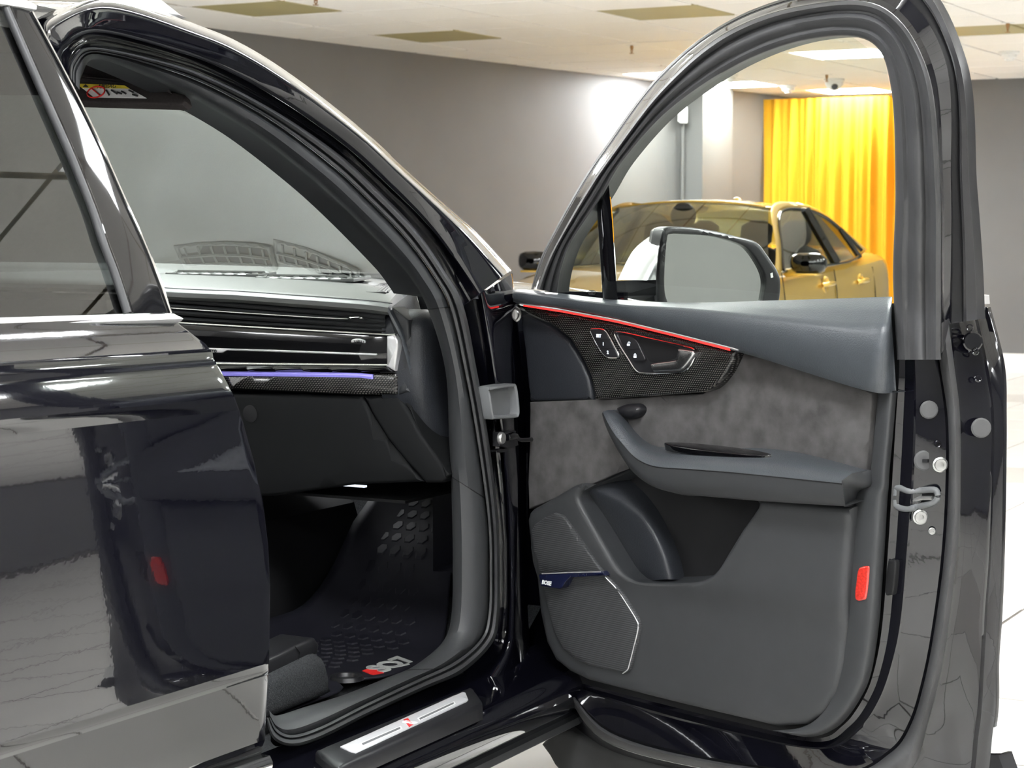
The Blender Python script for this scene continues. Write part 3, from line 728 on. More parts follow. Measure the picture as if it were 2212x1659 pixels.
# bright rail on the roof
so = side(.15)
tb_ = T('A', [(1262,126),(1180,112),(1000,60),(820,0),(500,-110)]); tt_ = T('A', [(1262,124),(1210,85),(1100,0),(980,-80),(700,-200)])
B_ = [so(p)+Vector((0,.0,0)) for p in cat1([(x,y,0) for x,y in tb_], 24)]; A_ = [so(p) for p in cat1([(x,y,0) for x,y in tt_], 24)]
sheet('roof_rail', [[b+Y_*.03 for b in B_], B_, [a.lerp(b,.5)-Y_*.006 for a, b in zip(A_,B_)], A_, [a+Y_*.03 for a in A_]], M['molding'], suv, 60)
# hinge pillar, painted
P4 = [(1107,590),(1128,790),(1136,950),(1138,1119),(1140,1240),(1142,1340),(1146,1430),(1150,1530)]
lo = SO[10:18]; hp = []
for t, o in ((0,.137),(.05,.15),(.2,.15),(.32,.118),(.45,.108),(.6,.112),(.75,.122),(.9,.14),(1,.16)):
    hp.append([onY(YS+o+.006)(p) for p in cat1([(x,y,0) for x,y in lerp2(lo, P4, t)], 60)])
hp.append([p+Vector((.10,.06,0)) for p in hp[-1]])
hpl = sheet('hinge_pillar', cross(hp, 28), M['paint'], suv, 50)
box('pillar_gap_backing', (3.735,1.99,.70), (.02,.46,.86), M['paint'], suv)  # dark backing added to stop light showing between pillar and door
# harness boot, check strap and hinge on that pillar
HPF = Frame((0, YS+.112, 0), (1,0,0), (0,0,1), (0,-1,0))
def rr(c, pts, n=None): q = T(c, pts); return q if not n else [(p[0],p[1]) for p in smooth_poly(q, n)]
bo = fpx(HPF, smooth_poly(T('D', [(1850,715),(1862,695),(1975,678),(2000,690),(2015,800),(2012,850),(1990,862),(1890,868),(1870,855)]), 36))
bi = fpx(HPF, smooth_poly(T('D', [(1872,722),(1885,712),(1965,698),(1980,710),(1995,800),(1990,830),(1975,838),(1900,842),(1885,832)]), 36))
bo = fpx(HPF, smooth_poly(T('D', [(1850,715),(1862,695),(1975,678),(2000,690),(2015,800),(2012,850),(1990,862),(1890,868),(1870,855)]), 36), .02)
bi = inset(bo, .006)
relief('harness_boot', HPF, bo, -.01, .022, .004, M['grey_pl'], hpl, holes=[bi], step=.01)
relief('harness_boot_floor', HPF, bi, -.012, .002, .0, M['grey_pl'], hpl, step=.01)
pl = fpx(HPF, T('D', [(1895,940),(1985,930),(2000,1010),(1960,1025),(1895,1015)]))
relief('check_strap_plate', HPF, pl, -.01, .006, .003, M['black_sat'], hpl, step=.01)
a0 = HPF.px(T('D', [(1920,972)])[0], .01); disc('strap_bolt', HPF.to(a0[0], a0[1], .006), (0,-1,0), .012, .008, M['steel'], hpl)
s0 = HPF.to(*HPF.px(T('D', [(1950,968)])[0], .012), .012); s1 = door(-.03)(T('D', [(2120,975)])[0])
tube('check_strap', cat1([s0, s0.lerp(s1,.25)+Vector((0,0,.004)), s0.lerp(s1,.4)-Vector((0,0,.004)), s1], 10), [.007,.008,.008,.007,.006,.005,.005,.005,.005,.005], M['gloss'], hpl, 8)
pl = fpx(HPF, smooth_poly(T('D', [(1888,1045),(1900,1032),(1950,1030),(1948,1042),(1910,1050)]), 20)); relief('pillar_plug', HPF, pl, -.012, .002, .001, M['gloss'], hpl, step=.01)
b1 = door(.015)(T('D', [(1985,300)])[0])
disc('hinge_bolt', b1, (-.9,-.3,0), .017, .02, M['steel'], hpl, 16, [(0,.4),(.3,.4),(.35,1),(.7,1),(.8,.5),(1,.4),(1,0)])
# front wing and bonnet beyond the pillar
wing = []
Pa = side(.13)((1103,586)); Pb = side(.10)((1116,640))
for x_, zt_, yo in ((3.60,1.135,.10),(3.75,1.13,.09),(4.1,1.10,.06),(4.5,1.05,.05),(4.9,.95,.09),(5.15,.78,.2)):
    wing.append([Vector((x_, YC, zt_+.03)), Vector((x_, 2.3, zt_+.035)), Vector((x_, YS+yo+.16, zt_+.018)), Vector((x_, YS+yo+.07, zt_)), Vector((x_, YS+yo, zt_-.05)), Vector((x_, YS+yo-.05, zt_-.2)), Vector((x_, YS+yo-.06, .62)), Vector((x_+.03, YS+yo-.03, .3))])
sheet('front_wing', [r[2:] for r in wing], M['paint'], suv, 60, sub=1)
sheet('bonnet', [r[:3] for r in wing[1:]], M['paint'], suv, 60, sub=1)
disc('front_wheel', (4.35, YS+.18, .38), (0,-1,0), .38, .14, M['tyre'], suv, 32, [(0,.6),(.3,.7),(.66,.8),(.7,1),(.95,1),(1,.8),(1,0)])
# ---- sill: painted ledge, tread cover with bright plate
X2 = (2.30, 2.5, 2.7, 2.9, 3.1, 3.3, 3.5, 3.75)
sec = [(1.925,.39),(1.905,.385),(1.885,.380),(1.86,.372),(1.80,.370),(1.775,.362),(1.764,.345),(1.768,.31),(1.785,.285),(1.80,.27)]
sl = sheet('sill', [[Vector((x, y, z)) for x in X2] for y, z in sec], M['paint'], suv, 40)
sheet('sill_bottom_strip', [[Vector((x, y, z)) for x in X2] for y, z in ((1.80,.272),(1.786,.268),(1.784,.255),(1.80,.245),(1.9,.25))], M['rubber'], suv, 40)
SF = Frame((0,0,.388), (1,0,0), (0,1,0), (0,0,1))
cv = fpx(SF, T('E', [(305,1572),(1140,1228),(1165,1232),(1213,1300),(1215,1322),(440,1664),(420,1664)]))
relief('sill_cover', SF, cv, -.025, .004, .008, M['black_sat'], sl, step=.03)
pt = T('E', [(440,1548),(500,1575),(525,1580),(1128,1300),(1136,1290),(1122,1255),(1105,1250)])
relief('sill_plate', SF, fpx(SF, pt, .004), .003, .0065, .0015, M['alu_w'], sl, step=.03)
for q in ([(545,1525),(770,1430),(779,1446),(560,1541)], [(858,1388),(1060,1296),(1069,1310),(872,1402)]):
    relief('plate_border', SF, fpx(SF, T('E', q), .0065), .006, .0068, .0, M['white'], sl, step=.05)
    qq = inset(fpx(SF, T('E', q), .0068), .0035); relief('plate_inlay', SF, qq, .006, .0071, .0, M['grey_pl'], sl, step=.05)
lg = fpx(SF, T('E', [(784,1396),(808,1388),(838,1422),(815,1436)]), .0068); relief('red_emblem', SF, lg, .006, .0072, 0, M['red'], sl, step=.05)
cx = SF.px(T('E', [(822,1411)])[0], .0075)
text('sill_letter', 'S', SF, cx[0], cx[1], .0074, .038, M['white'], sl, .0005, bold=.0012)

# ------------------------------------------------------------------ cabin
flr = mesh('cabin_floor', [(1.6,1.93,.355),(3.5,1.93,.355),(3.5,3.4,.355),(1.6,3.4,.355)], [(0,1,2,3)], M['carpet'], suv)
sheet('toe_board', [[Vector((3.48,y,.355)) for y in (1.95,2.5,3.4)], [Vector((3.62,y,.385)) for y in (1.95,2.5,3.4)], [Vector((4.02,y,.66)) for y in (1.95,2.5,3.4)], [Vector((4.1,y,1.08)) for y in (1.95,2.5,3.4)]], M['carpet'], suv, 60)
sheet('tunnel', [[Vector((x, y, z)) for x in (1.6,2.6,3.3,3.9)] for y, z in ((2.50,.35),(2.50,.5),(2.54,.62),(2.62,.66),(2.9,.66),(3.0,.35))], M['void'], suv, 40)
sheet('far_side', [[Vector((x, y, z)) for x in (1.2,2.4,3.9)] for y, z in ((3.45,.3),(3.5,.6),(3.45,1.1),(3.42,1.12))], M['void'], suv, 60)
# carpeted seat mount and seat runner cover
RF = Frame((0,2.04,0), (1,0,0), (0,0,1), (0,-1,0))
relief('seat_mount', RF, fpx(RF, T('E', [(0,1190),(60,1162),(300,1045),(330,1038),(365,1060),(378,1085),(415,1240),(425,1252),(60,1400),(0,1420)])), -.34, .0, .02, M['carpet'], suv, step=.03)
RF2 = Frame((0,2.06,0), (1,0,0), (0,0,1), (0,-1,0))
sr = relief('seat_runner', RF2, fpx(RF2, T('E', [(0,1085),(60,1058),(283,952),(300,952),(322,985),(312,1038),(70,1162),(0,1190)])), -.07, .004, .008, M['black_sat'], suv, step=.03)
tube('runner_joint', [RF2.to(*RF2.px(p, .006), .006) for p in T('E', [(195,998),(220,1030),(212,1085)])], .0012, M['void'], sr, 5)
# sun visor with its warning label
VF = Frame((2.70,2.35,1.5), (0,-1,0), Vector((.45,0,.89)), Vector((-.89,0,.45)))
vo = fpx(VF, T('A', [(380,560),(560,520),(900,560),(1250,640),(1266,690),(1240,712),(900,704),(560,694),(420,690)]))
vs = relief('sun_visor', VF, vo, -.02, .0, .004, M['headliner'], suv, step=.02)
relief('warning_label', VF, fpx(VF, T('A', [(560,600),(885,605),(1000,670),(640,665)]), .001), -.002, .001, 0, M['white'], vs, step=.05)
relief('label_header', VF, fpx(VF, T('A', [(522,570),(850,583),(886,605),(560,601)]), .001), -.002, .0012, 0, M['yellow_print'], vs, step=.05)
c = VF.px(T('A', [(730,590)])[0], .0015); text('label_text', 'AIRBAG', VF, c[0], c[1], .0018, .012, M['ink'], vs, .0002)
relief('label_triangle', VF, fpx(VF, T('A', [(566,592),(585,574),(604,594)]), .0016), 0, .0018, 0, M['ink'], vs, step=.05)
c = VF.px(T('A', [(655,628)])[0], .002)
ring = [VF.to(c[0]+.019*math.cos(q), c[1]+.011*math.sin(q), .002) for q in [2*math.pi*i/24 for i in range(24)]]
tube('ban_ring', ring, .0014, M['red'], vs, 6, True)
tube('ban_bar', [VF.to(c[0]-.013, c[1]+.008, .002), VF.to(c[0]+.013, c[1]-.008, .002)], .0012, M['red'], vs, 6)
for q in ([(725,615),(745,650)],[(760,615),(800,640)],[(800,630),(830,640)],[(830,622),(860,640)],[(880,615),(910,630)],[(905,645),(940,655)]):
    tube('label_mark', [VF.to(*VF.px(p, .002), .002) for p in T('A', q)], .0016, M['ink'], vs, 5)
# ------------------------------------------------------------------ dashboard
DF = Frame((3.31,0,0), (0,-1,0), (0,0,1), (-1,0,0))
dash = sheet('dashboard', [], M['dashtop'], suv) if False else None
nearE = [(250,612),(350,626),(500,633),(600,640),(700,647),(790,654),(838,660)]
farE = [(250,572),(335,572),(500,577),(650,582),(760,590),(845,601),(880,611)]
ws_x = solve(lambda P: P.x-(3.56+.36*(1-math.exp(-max(0,P.y-1.98)/.30))))
nr = [onX(3.305)(p) for p in cat1([(x,y,0) for x,y in nearE], 40)]; fa_ = [ws_x(p) for p in cat1([(x,y,0) for x,y in farE], 40)]
rows = [[p+Vector((.012,0,-.020)) for p in nr], [p+Vector((-.001,0,-.013)) for p in nr], [p+Vector((0,0,-.004)) for p in nr], [p+Vector((.008,0,.001)) for p in nr]]
for t in (.1,.3,.5,.58,.62,.66,.8,1): rows.append([a.lerp(b,t)+Vector((0,0,.004-(.006 if .6 < t < .64 else 0)-(.004 if t == .62 else 0))) for a, b in zip(nr, fa_)])
left = [[r[0]+Vector((-.02*0, s, 0)) for s in (.9,.45)] for r in rows]
rows = [l+r for l, r in zip(left, rows)]
dash = sheet('dashboard', rows, M['dashtop'], suv, 30)
tube('stitching', [p+Vector((.016,0,.0035)) for p in nr], .0011, M['grey_pl'], dash, 5)
# outer end of the pad
e = [r[-1] for r in rows]
sheet('dash_pad_end', [e, [p+Vector((.0,-.03,-.05)) for p in e], [p+Vector((.01,-.045,-.12)) for p in e]], M['leather'], dash, 50)
# pad vent by the windscreen corner
def dash_frame(j, t, up=.004):
    P = nr[j].lerp(fa_[j], t)+Vector((0,0,.004+up)); b_ = (fa_[j]-nr[j]); b_.y = 0; b_.normalize(); return Frame(P, (0,-1,0), b_, Vector((0,-1,0)).cross(b_)*(1 if Vector((0,-1,0)).cross(b_).z > 0 else -1))
jv = min(range(40), key=lambda j: abs(proj(nr[j].lerp(fa_[j],.5))[0]-819))
TF = dash_frame(jv, .52, -.003)
vo = fpx(TF, T('D', [(1162,175),(1270,135),(1350,138),(1290,188),(1180,188)])); vi = fpx(TF, T('D', [(1182,176),(1275,142),(1330,144),(1280,182),(1195,182)]))
relief('pad_vent', TF, vo, -.006, .004, .002, M['black_sat'], dash, holes=[vi], step=.02)
relief('pad_vent_floor', TF, vi, -.012, -.004, 0, M['void'], dash, step=.02)
for k in range(6):
    a = T('D', [(1200+k*20,181)])[0]; b = T('D', [(1262+k*13,144)])[0]
    tube('vent_fin', [TF.to(*TF.px(a, 0), .0), TF.to(*TF.px(b, 0), .0)], .0028, M['trim'], dash, 5)
# defroster grille along the windscreen
for yd in (2.74, 2.47):
    g = dash_frame(min(range(40), key=lambda j: abs(nr[j].lerp(fa_[j],.6).y-yd)), .60, .002); q = [(-.13,-.035),(.13,-.035),(.13,.035),(-.13,.035)]; qi = [(-.12,-.025),(.12,-.025),(.12,.025),(-.12,.025)]
    relief('defroster_frame', g, q, -.004, .004, .003, M['dashtop'], dash, holes=[qi], step=.03)
    relief('defroster_slot', g, qi, -.006, -.001, 0, M['void'], dash, step=.1)
    for k in range(7): tube('defroster_fin', [g.to(-.105+k*.035, -.025, .002), g.to(-.105+k*.035, .025, .002)], .0025, M['dashtop'], dash, 5)
    tube('defroster_bar', [g.to(-.12, 0, .003), g.to(.12, 0, .003)], .004, M['dashtop'], dash, 5)
# vent slats
def dl(pts, c): return [DF.to(*DF.px(p, c), c) for p in T('D', pts)]
relief('vent_back', DF, fpx(DF, T('D', [(-100,160),(60,172),(700,235),(1290,280),(1318,400),(1300,405),(160,350),(-100,330)]), -.04), -.06, -.04, 0, M['void'], dash, step=.1)
for i in range(5):
    a = [(-100,172+i*34),(120,186+i*34),(700,238+i*30),(1290,290+i*25)]
    q = dl(a, -.012); sheet('vent_slat', [[p+Vector((.035,0,.004)) for p in q], [p+Vector((.0,0,.004)) for p in q], [p+Vector((-.004,0,0)) for p in q], [p+Vector((0,0,-.005)) for p in q], [p+Vector((.03,0,-.006)) for p in q]], M['rubber'], dash, 50)
tube('vent_chrome', dl([(-100,245),(120,266),(500,292),(930,319),(1085,325)], .001), .0016, M['chrome'], dash, 6)
relief('vent_tab', DF, fpx(DF, T('D', [(1080,328),(1096,314),(1150,312),(1200,332),(1150,322),(1100,322)]), .002), -.002, .004, .001, M['chrome'], dash, step=.02)
tube('upper_chrome', dl([(-100,328),(180,347),(700,378),(1300,412),(1345,410)], .004), .0026, M['chrome'], dash, 6)
# gloss band with script strip and thumb wheel
gb = relief('gloss_band', DF, fpx(DF, T('D', [(-150,335),(200,352),(1305,416),(1300,578),(390,568),(-150,565)])), -.03, .002, .002, M['gloss'], dash, step=.06)
relief('bright_strip', DF, fpx(DF, T('D', [(-100,470),(340,482),(700,492),(1240,512),(1247,518),(1240,523),(700,504),(430,494),(405,508),(340,507),(-100,500)]), .003), .001, .005, .001, M['alu'], dash, step=.06)
c = DF.px(T('D', [(330,495)])[0], .005); text('script_lettering', 'quattro', DF, c[0]+.0, c[1], .0056, .0135, M['ink'], dash, .0003, bold=.0003)
relief('thumb_wheel', DF, fpx(DF, smooth_poly(T('D', [(1108,452),(1112,435),(1145,430),(1178,440),(1178,456),(1145,446)]), 24), .002), 0, .005, .001, M['alu'], dash, step=.02)
for k in range(6):
    p = T('D', [(1120+k*10,438+abs(k-2)*1.5)])[0]; q = T('D', [(1121+k*10,450+abs(k-2)*1.5)])[0]
    tube('wheel_rib', [DF.to(*DF.px(p,.005),.0054), DF.to(*DF.px(q,.005),.0054)], .0008, M['ink'], dash, 5)
relief('silver_end', DF, fpx(DF, T('D', [(1306,416),(1345,407),(1366,440),(1368,470),(1347,606),(1300,582),(1305,575)])), -.03, .008, .004, M['alu'], dash, step=.03)
tube('lower_chrome', dl([(-150,565),(390,568),(900,573),(1300,576)], .004), .0028, M['chrome'], dash, 6)
relief('gloss_ledge', DF, fpx(DF, T('D', [(-150,572),(400,576),(1305,582),(1340,606),(1335,612),(410,606),(-150,602)])), -.03, .012, .004, M['gloss'], dash, step=.06)
tube('reflection_band', dl([(-150,616),(420,621),(900,625),(1150,630),(1220,638)], .001), .0052, M['violet_reflection'], dash, 6)  # glowing band stands in for bluish light reflected on the carbon trim
relief('carbon_band', DF, fpx(DF, T('D', [(-150,605),(410,610),(1340,616),(1352,640),(1345,735),(1150,738),(460,705),(-150,690)])), -.03, .0, .006, M['carbon'], dash, step=.06)
# column of grey trim at the outer end
relief('end_column', DF, fpx(DF, T('D', [(1285,280),(1318,262),(1405,330),(1412,420),(1402,680),(1412,722),(1352,738),(1350,606),(1370,470),(1368,438),(1325,400)])), -.05, -.004, .006, M['trim_dk'], dash, step=.03)
sheet('end_gusset', [[DF.to(*DF.px(p,-.004),-.004) for p in T('D', [(1318,262),(1405,330)])], [onX(3.44)(p) for p in T('D', [(1450,165),(1478,275)])]], M['leather_dk'], dash)
pv = [onX(3.43)(p) for p in T('D', [(1450,165),(1478,150),(1540,265),(1480,275)])]
mesh('corner_cover', pv+[p+Vector((.03,0,0)) for p in pv], [(0,1,2,3),(0,1,5,4),(1,2,6,5),(2,3,7,6),(3,0,4,7)], M['trim_dk'], dash)
# outboard side cover
EF = Frame((0,2.035,0), (1,0,0), (0,0,1), (0,-1,0))
sc = smooth_poly(T('D', [(1402,680),(1405,500),(1412,370),(1440,300),(1490,272),(1545,292),(1585,390),(1612,520),(1630,700),(1636,950),(1634,1170),(1590,1125),(1500,1010),(1425,800)]), 60)
relief('dash_side_cover', EF, fpx(EF, sc), -.06, .040, .040, M['leather_dk'], dash, step=.02, fn=lambda x, z: 0.0)
# glove box and lower end panel
def bulge(x, z): return -.35*max(0,.93-z)**2
gbx = T('D', [(-150,700),(430,730),(1160,742),(1200,830),(1290,980),(1400,1120),(1480,1212),(1100,1228),(640,1292),(300,1300),(-150,1300)])
relief('glove_box', DF, fpx(DF, gbx, -.012), -.2, -.012, .008, M['glove'], dash, step=.04, fn=bulge)
relief('lower_end_panel', DF, fpx(DF, T('D', [(1166,744),(1352,740),(1395,800),(1480,960),(1590,1120),(1614,1190),(1580,1218),(1490,1218),(1408,1120),(1298,980),(1208,830)]), -.010), -.2, -.010, .008, M['glove'], dash, step=.03, fn=bulge)
relief('lower_end_edge', DF, fpx(DF, T('D', [(1356,738),(1412,722),(1430,820),(1520,1040),(1600,1130),(1636,1170),(1612,1186),(1590,1116),(1484,956),(1400,796)]), -.016), -.2, -.016, .004, M['glove'], dash, step=.03)
disc('glove_box_latch', DF.to(*DF.px(T('D', [(545,840)])[0], -.006), -.012), (-1,0,0), .018, .002, M['void'], dash)
box('footwell_lamp', onX(3.36)(T('D', [(1124,1230)])[0]), (.01,.05,.0035), M['icon'], dash)
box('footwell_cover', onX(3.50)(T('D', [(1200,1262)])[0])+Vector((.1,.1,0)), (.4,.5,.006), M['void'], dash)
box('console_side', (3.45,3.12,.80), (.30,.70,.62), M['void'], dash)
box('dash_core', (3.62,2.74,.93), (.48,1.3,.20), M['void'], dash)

# ------------------------------------------------------------------ floor mat
ZM = .372
fm = empty('floor_mat', (2.95,2.2,ZM), 'black moulded rubber floor mat with raised tread in the front footwell', 'floor mat')
MF = Frame((0,0,ZM), (1,0,0), (0,1,0), (0,0,1))
ed = [MF.px(p) for p in T('E', [(405,1210),(470,1250),(700,1180),(880,1110),(960,1060),(1010,1010),(1045,930)])]
def mz(x): 
    t = max(0, x-3.50); return ZM+(.85*t*t/.25 if t < .25 else .2125+(t-.25)*.85)*.75
path = [2.48,2.6,2.75,2.9,3.05,3.15,3.25,3.32,3.4,3.5,3.6,3.72,3.8]
def yout(x):
    q = sorted(ed)
    if x <= q[0][0]: return q[0][1]
    for a, b in zip(q, q[1:]):
        if a[0] <= x <= b[0]: return a[1]+(b[1]-a[1])*(x-a[0])/(b[0]-a[0]+1e-9)
    return q[-1][1]+.0*(x-q[-1][0])
rows = []
for x in [2.48+i*(4.0-2.48)/44 for i in range(45)]:
    y0 = yout(x); y1 = 2.43; z = mz(x)
    rows.append([Vector((x,y0,z+.004)), Vector((x,y0+.004,z+.006)), Vector((x,y0+.03,z+.003)), Vector((x,(y0+y1)/2,z+.003)), Vector((x,y1-.04,z+.004)), Vector((x,y1,z+.05)), Vector((x,y1+.02,z+.06))])
sheet('mat_sheet', rows, M['mat'], fm, 60, thick=.004)
V, Fc = [], []
for i in range(40):
    for j in range(10):
        x = 2.60+i*.034; y = yout(x)+.09+j*.034+(.017 if i % 2 else 0)
        if y > 2.39 or (3.0 < x < 3.5 and y < yout(x)+.13): continue
        hx, hy = .013, .015; hexa = [(-hx,-hy*.5),(0,-hy),(hx,-hy*.5),(hx,hy*.5),(0,hy),(-hx,hy*.5)]
        s = len(V)
        for k, q in ((1,.006),(.8,.0102)):
            for a, b in hexa: V.append(Vector((x+a*k, y+b*k, mz(x+a*k)+q)))
        Fc += [(s+k, s+(k+1) % 6, s+6+(k+1) % 6, s+6+k) for k in range(6)]+[tuple(range(s+6, s+12))]
o = mesh('tread_blocks', V, Fc, M['mat'], fm, 30); o['kind'] = 'stuff'
MT = Frame((0,0,ZM+.007), (1,0,0), (0,1,0), (0,0,1))
c0 = MT.px(T('E', [(645,1128)])[0]); c1 = MT.px(T('E', [(785,1072)])[0])
relief('red_emblem', MT, fpx(MT, T('E', [(560,1132),(612,1114),(680,1145),(628,1160)])), -.002, .0012, 0, M['red'], fm, step=.05)
s0 = MT.px(T('E', [(648,1126)])[0]); s1 = MT.px(T('E', [(740,1092)])[0])
ang = math.atan2(s1[1]-s0[1], s1[0]-s0[0])
text('mat_letter', 'S', MT, s0[0], s0[1], .0015, .080, M['lettering'], fm, .001, ang, .2, .002)
text('mat_lettering', 'Q7', MT, s1[0], s1[1], .0015, .074, M['lettering'], fm, .001, ang, .1, .002)
cc = MT.to(*MT.px(T('E', [(475,1176)])[0]), 0)
disc('anchor_eyelet', cc, (0,0,1), .035, .008, M['black_sat'], fm, 20, [(0,.1),(.55,.1),(.65,1),(.9,1),(1,0)])
# ------------------------------------------------------------------ open front door
def dr(pts, w, n=None):
    q = cat1([(x,y,0) for x,y in pts], n) if n else pts
    return [door(w)(p) for p in q]
def dp(c, pts, w): return [DOOR.px(p, w) for p in T(c, pts)]
def d3(c, pts, w): return [DOOR.to(*DOOR.px(p, w), w) for p in T(c, pts)]
def spx(c, pts, n): return smooth_poly(T(c, pts), n)
# painted shell: shut faces around the rear and bottom edge
Tr = [(1926,655),(1937,780),(1929,900),(1921,1020),(1912,1174),(1899,1350),(1882,1449),(1859,1508),(1815,1566),(1753,1590),(1560,1549),(1350,1497),(1240,1470)]
B1 = [(1965,655),(1973,780),(1974,900),(1969,1037),(1960,1174),(1946,1334),(1928,1426),(1900,1508),(1855,1572),(1770,1615),(1560,1575),(1340,1515),(1236,1480)]
S1 = [(2014,655),(2029,779),(2047,900),(2049,1037),(2040,1197),(2019,1357),(1997,1471),(1969,1563),(1925,1625),(1820,1672),(1560,1647),(1325,1586),(1230,1490)]
S2 = [(2044,655),(2060,779),(2074,900),(2075,1037),(2072,1150),(2055,1310),(2035,1440),(2005,1560),(1965,1665),(1840,1704),(1560,1667),(1312,1604),(1221,1492)]
Oe = [(2095,652),(2122,779),(2141,900),(2139,1037),(2133,1200),(2123,1330),(2117,1450),(2105,1580),(2070,1720),(1900,1770),(1560,1720),(1300,1650),(1205,1560)]
Ee = [(2132,664),(2163,790),(2167,900),(2166,1050),(2163,1200),(2158,1330),(2151,1430),(2146,1570),(2100,1760),(1900,1810),(1560,1760),(1290,1690),(1195,1590)]
n = 90
def drw(pts, w, wb):           # like dr, but the bottom stretch sits at wb
    o = []; q = cat1([(x,y,0) for x,y in pts], 90); m = len(pts)-1
    for i, p in enumerate(q):
        f = max(0, min(1, (m*i/89-7.2)/2.0)); f = f*f*(3-2*f); o.append(door(w+(wb-w)*f)(p))
    return o
shr = [drw(lerp2(Tr,B1,.15), -.015,-.03), drw(lerp2(Tr,B1,.5), -.022,-.03), drw(B1, -.020,-.022), drw(lerp2(B1,S1,.06), -.024,-.024), drw(lerp2(B1,S1,.5), -.040,-.016), drw(lerp2(B1,S1,.92), -.055,-.008), drw(S1, -.062,-.012),
       drw(S2, -.075,-.03), drw(lerp2(S2,Oe,.1), -.082,-.04), dr(lerp2(S2,Oe,.5), -.100, n), dr(lerp2(S2,Oe,.9), -.118, n), dr(Oe, -.124, n), dr(lerp2(Oe,Ee,.25), -.138, n), dr(lerp2(Oe,Ee,.7), -.146, n), dr(Ee, -.150, n)]
shr.append([p-EW*.006-EU*.003 for p in shr[-1]])
fd = sheet('front_door', shr, M['paint'], suv, 30)
# inner sheet behind the trim and outer skin
Eo = shr[-1]
out = [((p-HINGE).dot(EU), p.z) for p in Eo]
uo = [(.05,1.11),(.02,.95),(.0,.7),(.02,.5)]
skin = out+[(.06,.36),(.0,.55),(-.02,.8),(.0,1.0),(.03,1.09),(.5,1.095),(.9,1.1)]
relief('outer_skin', DOOR, skin, -.165, -.156, .004, M['paint'], fd, step=.05)
inn = [((p-HINGE).dot(EU), p.z) for p in shr[0]]
relief('inner_sheet', DOOR, inn+[(.03,.55),(.0,.8),(.0,1.1),(.5,1.11)], -.10, -.03, 0, M['void'], fd, step=.1)
# seal tube running round the shut face
sq = [drw(lerp2(S1,S2,t), w, w+.05) for t, w in ((0,-.062),(.05,-.05),(.3,-.043),(.6,-.045),(.95,-.062),(1,-.075))]
sheet('edge_seal', sq, M['rubber_lt'], fd, 60)
# window frame
FA = [(1205,632),(1213,583),(1236,521),(1298,428),(1351,342),(1452,234),(1603,136),(1753,85),(1879,90),(1924,186),(1934,400),(1929,600),(1938,777)]
FC = [(1160,625),(1180,570),(1205,520),(1262,420),(1318,337),(1432,187),(1565,72),(1730,13),(1905,14),(2005,155),(2031,400),(2034,600),(2033,777)]
FD = [(1152,625),(1171,567),(1196,515),(1256,408),(1311,326),(1424,175),(1555,66),(1716,2),(1925,-22),(2042,130),(2054,400),(2054,560),(2050,700)]
FE = [(1147,625),(1165,565),(1190,512),(1251,402),(1305,320),(1418,168),(1548,60),(1702,-6),(1950,-62),(2072,130),(2095,400),(2107,560),(2113,690)]
n = 120
out_f = [dr(FC,.012,n), dr(lerp2(FC,FD,.3),.0,n), dr(FD,-.010,n), dr(lerp2(FD,FE,.08),-.02,n), dr(lerp2(FD,FE,.45),-.035,n), dr(lerp2(FD,FE,.5),-.032,n), dr(lerp2(FD,FE,.6),-.038,n), dr(lerp2(FD,FE,.95),-.046,n), dr(FE,-.052,n)]
out_f.append([p-EW*.02 for p in out_f[-1]])
sheet('window_frame', out_f[:4], M['paint'], fd, 35)
sheet('frame_channel', out_f[3:6], M['void'], fd, 35)
sheet('frame_outer_strip', out_f[5:], M['black_sat'], fd, 35)
rib = []
for t, w in ((0,.008),(.03,.018),(.12,.026),(.22,.022),(.28,.012),(.34,.013),(.40,.022),(.47,.026),(.60,.024),(.68,.016),(.74,.016),(.82,.022),(.95,.020),(.985,.014),(1,.0)):
    rib.append(dr(lerp2(FC,FA,t), w, n))
rib.append([p-EW*.03 for p in rib[-1]])
sheet('window_seal', rib, M['rubber_lt'], fd, 60)
# glass: main pane, fixed quarter pane, divider post
ga = [DOOR.o+v-DOOR.o for v in dr(FA[:12], -.008, 60)]
bz = [door(-.008)(p) for p in ((1205,645),(1330,655),(1500,660),(1700,662),(1929,660))]
def pane_obj(name, lo_, hi_):    # vertical strips between the belt and the frame
    v, f = grid([lo_, hi_]); return mesh(name, v, f, M['glass'], fd, 70)
def plane_uz(P): return ((P-HINGE).dot(EU), P.z)
gp = [plane_uz(p) for p in ga]; belt_z = min(p.z for p in bz)-.02
gp = [(u, z) for u, z in gp if z > belt_z]
def glass_piece(name, u0, u1):
    poly = [(u, z) for u, z in gp if u0 <= u <= u1]
    k = 14; top = []
    for i in range(k+1):
        u = u0+(u1-u0)*i/k
        zs = []
        for (a, za), (b, zb_) in zip(gp, gp[1:]):
            if min(a,b) <= u <= max(a,b) and abs(a-b) > 1e-6: zs.append(za+(zb_-za)*(u-a)/(b-a))
        top.append((u, max(zs) if zs else belt_z))
    def P(u, z): return DOOR.to(u, z, -.008+KD*max(0, z-ZB))
    rows = [[P(u, belt_z+(zt-belt_z)*j/6) for u, zt in top] for j in range(7)]
    v, f = grid(rows); return mesh(name, v, f, M['glass'], fd, 80)
ud = DOOR.px((1316,600), 0)[0]; umin, umax = min(u for u, z in gp)+.002, max(u for u, z in gp)-.002
glass_piece('window_glass', ud, umax); glass_piece('quarter_glass', umin, ud)
dv = [[door(w)(p) for p in T('G', a)] for a, w in (([(520,770),(500,480),(484,230)],-.012),([(523,770),(505,480),(492,222)],.004),([(555,770),(540,440),(525,178)],.008),([(600,770),(572,330),(553,128)],.004),([(604,770),(577,330),(558,125)],-.012))]
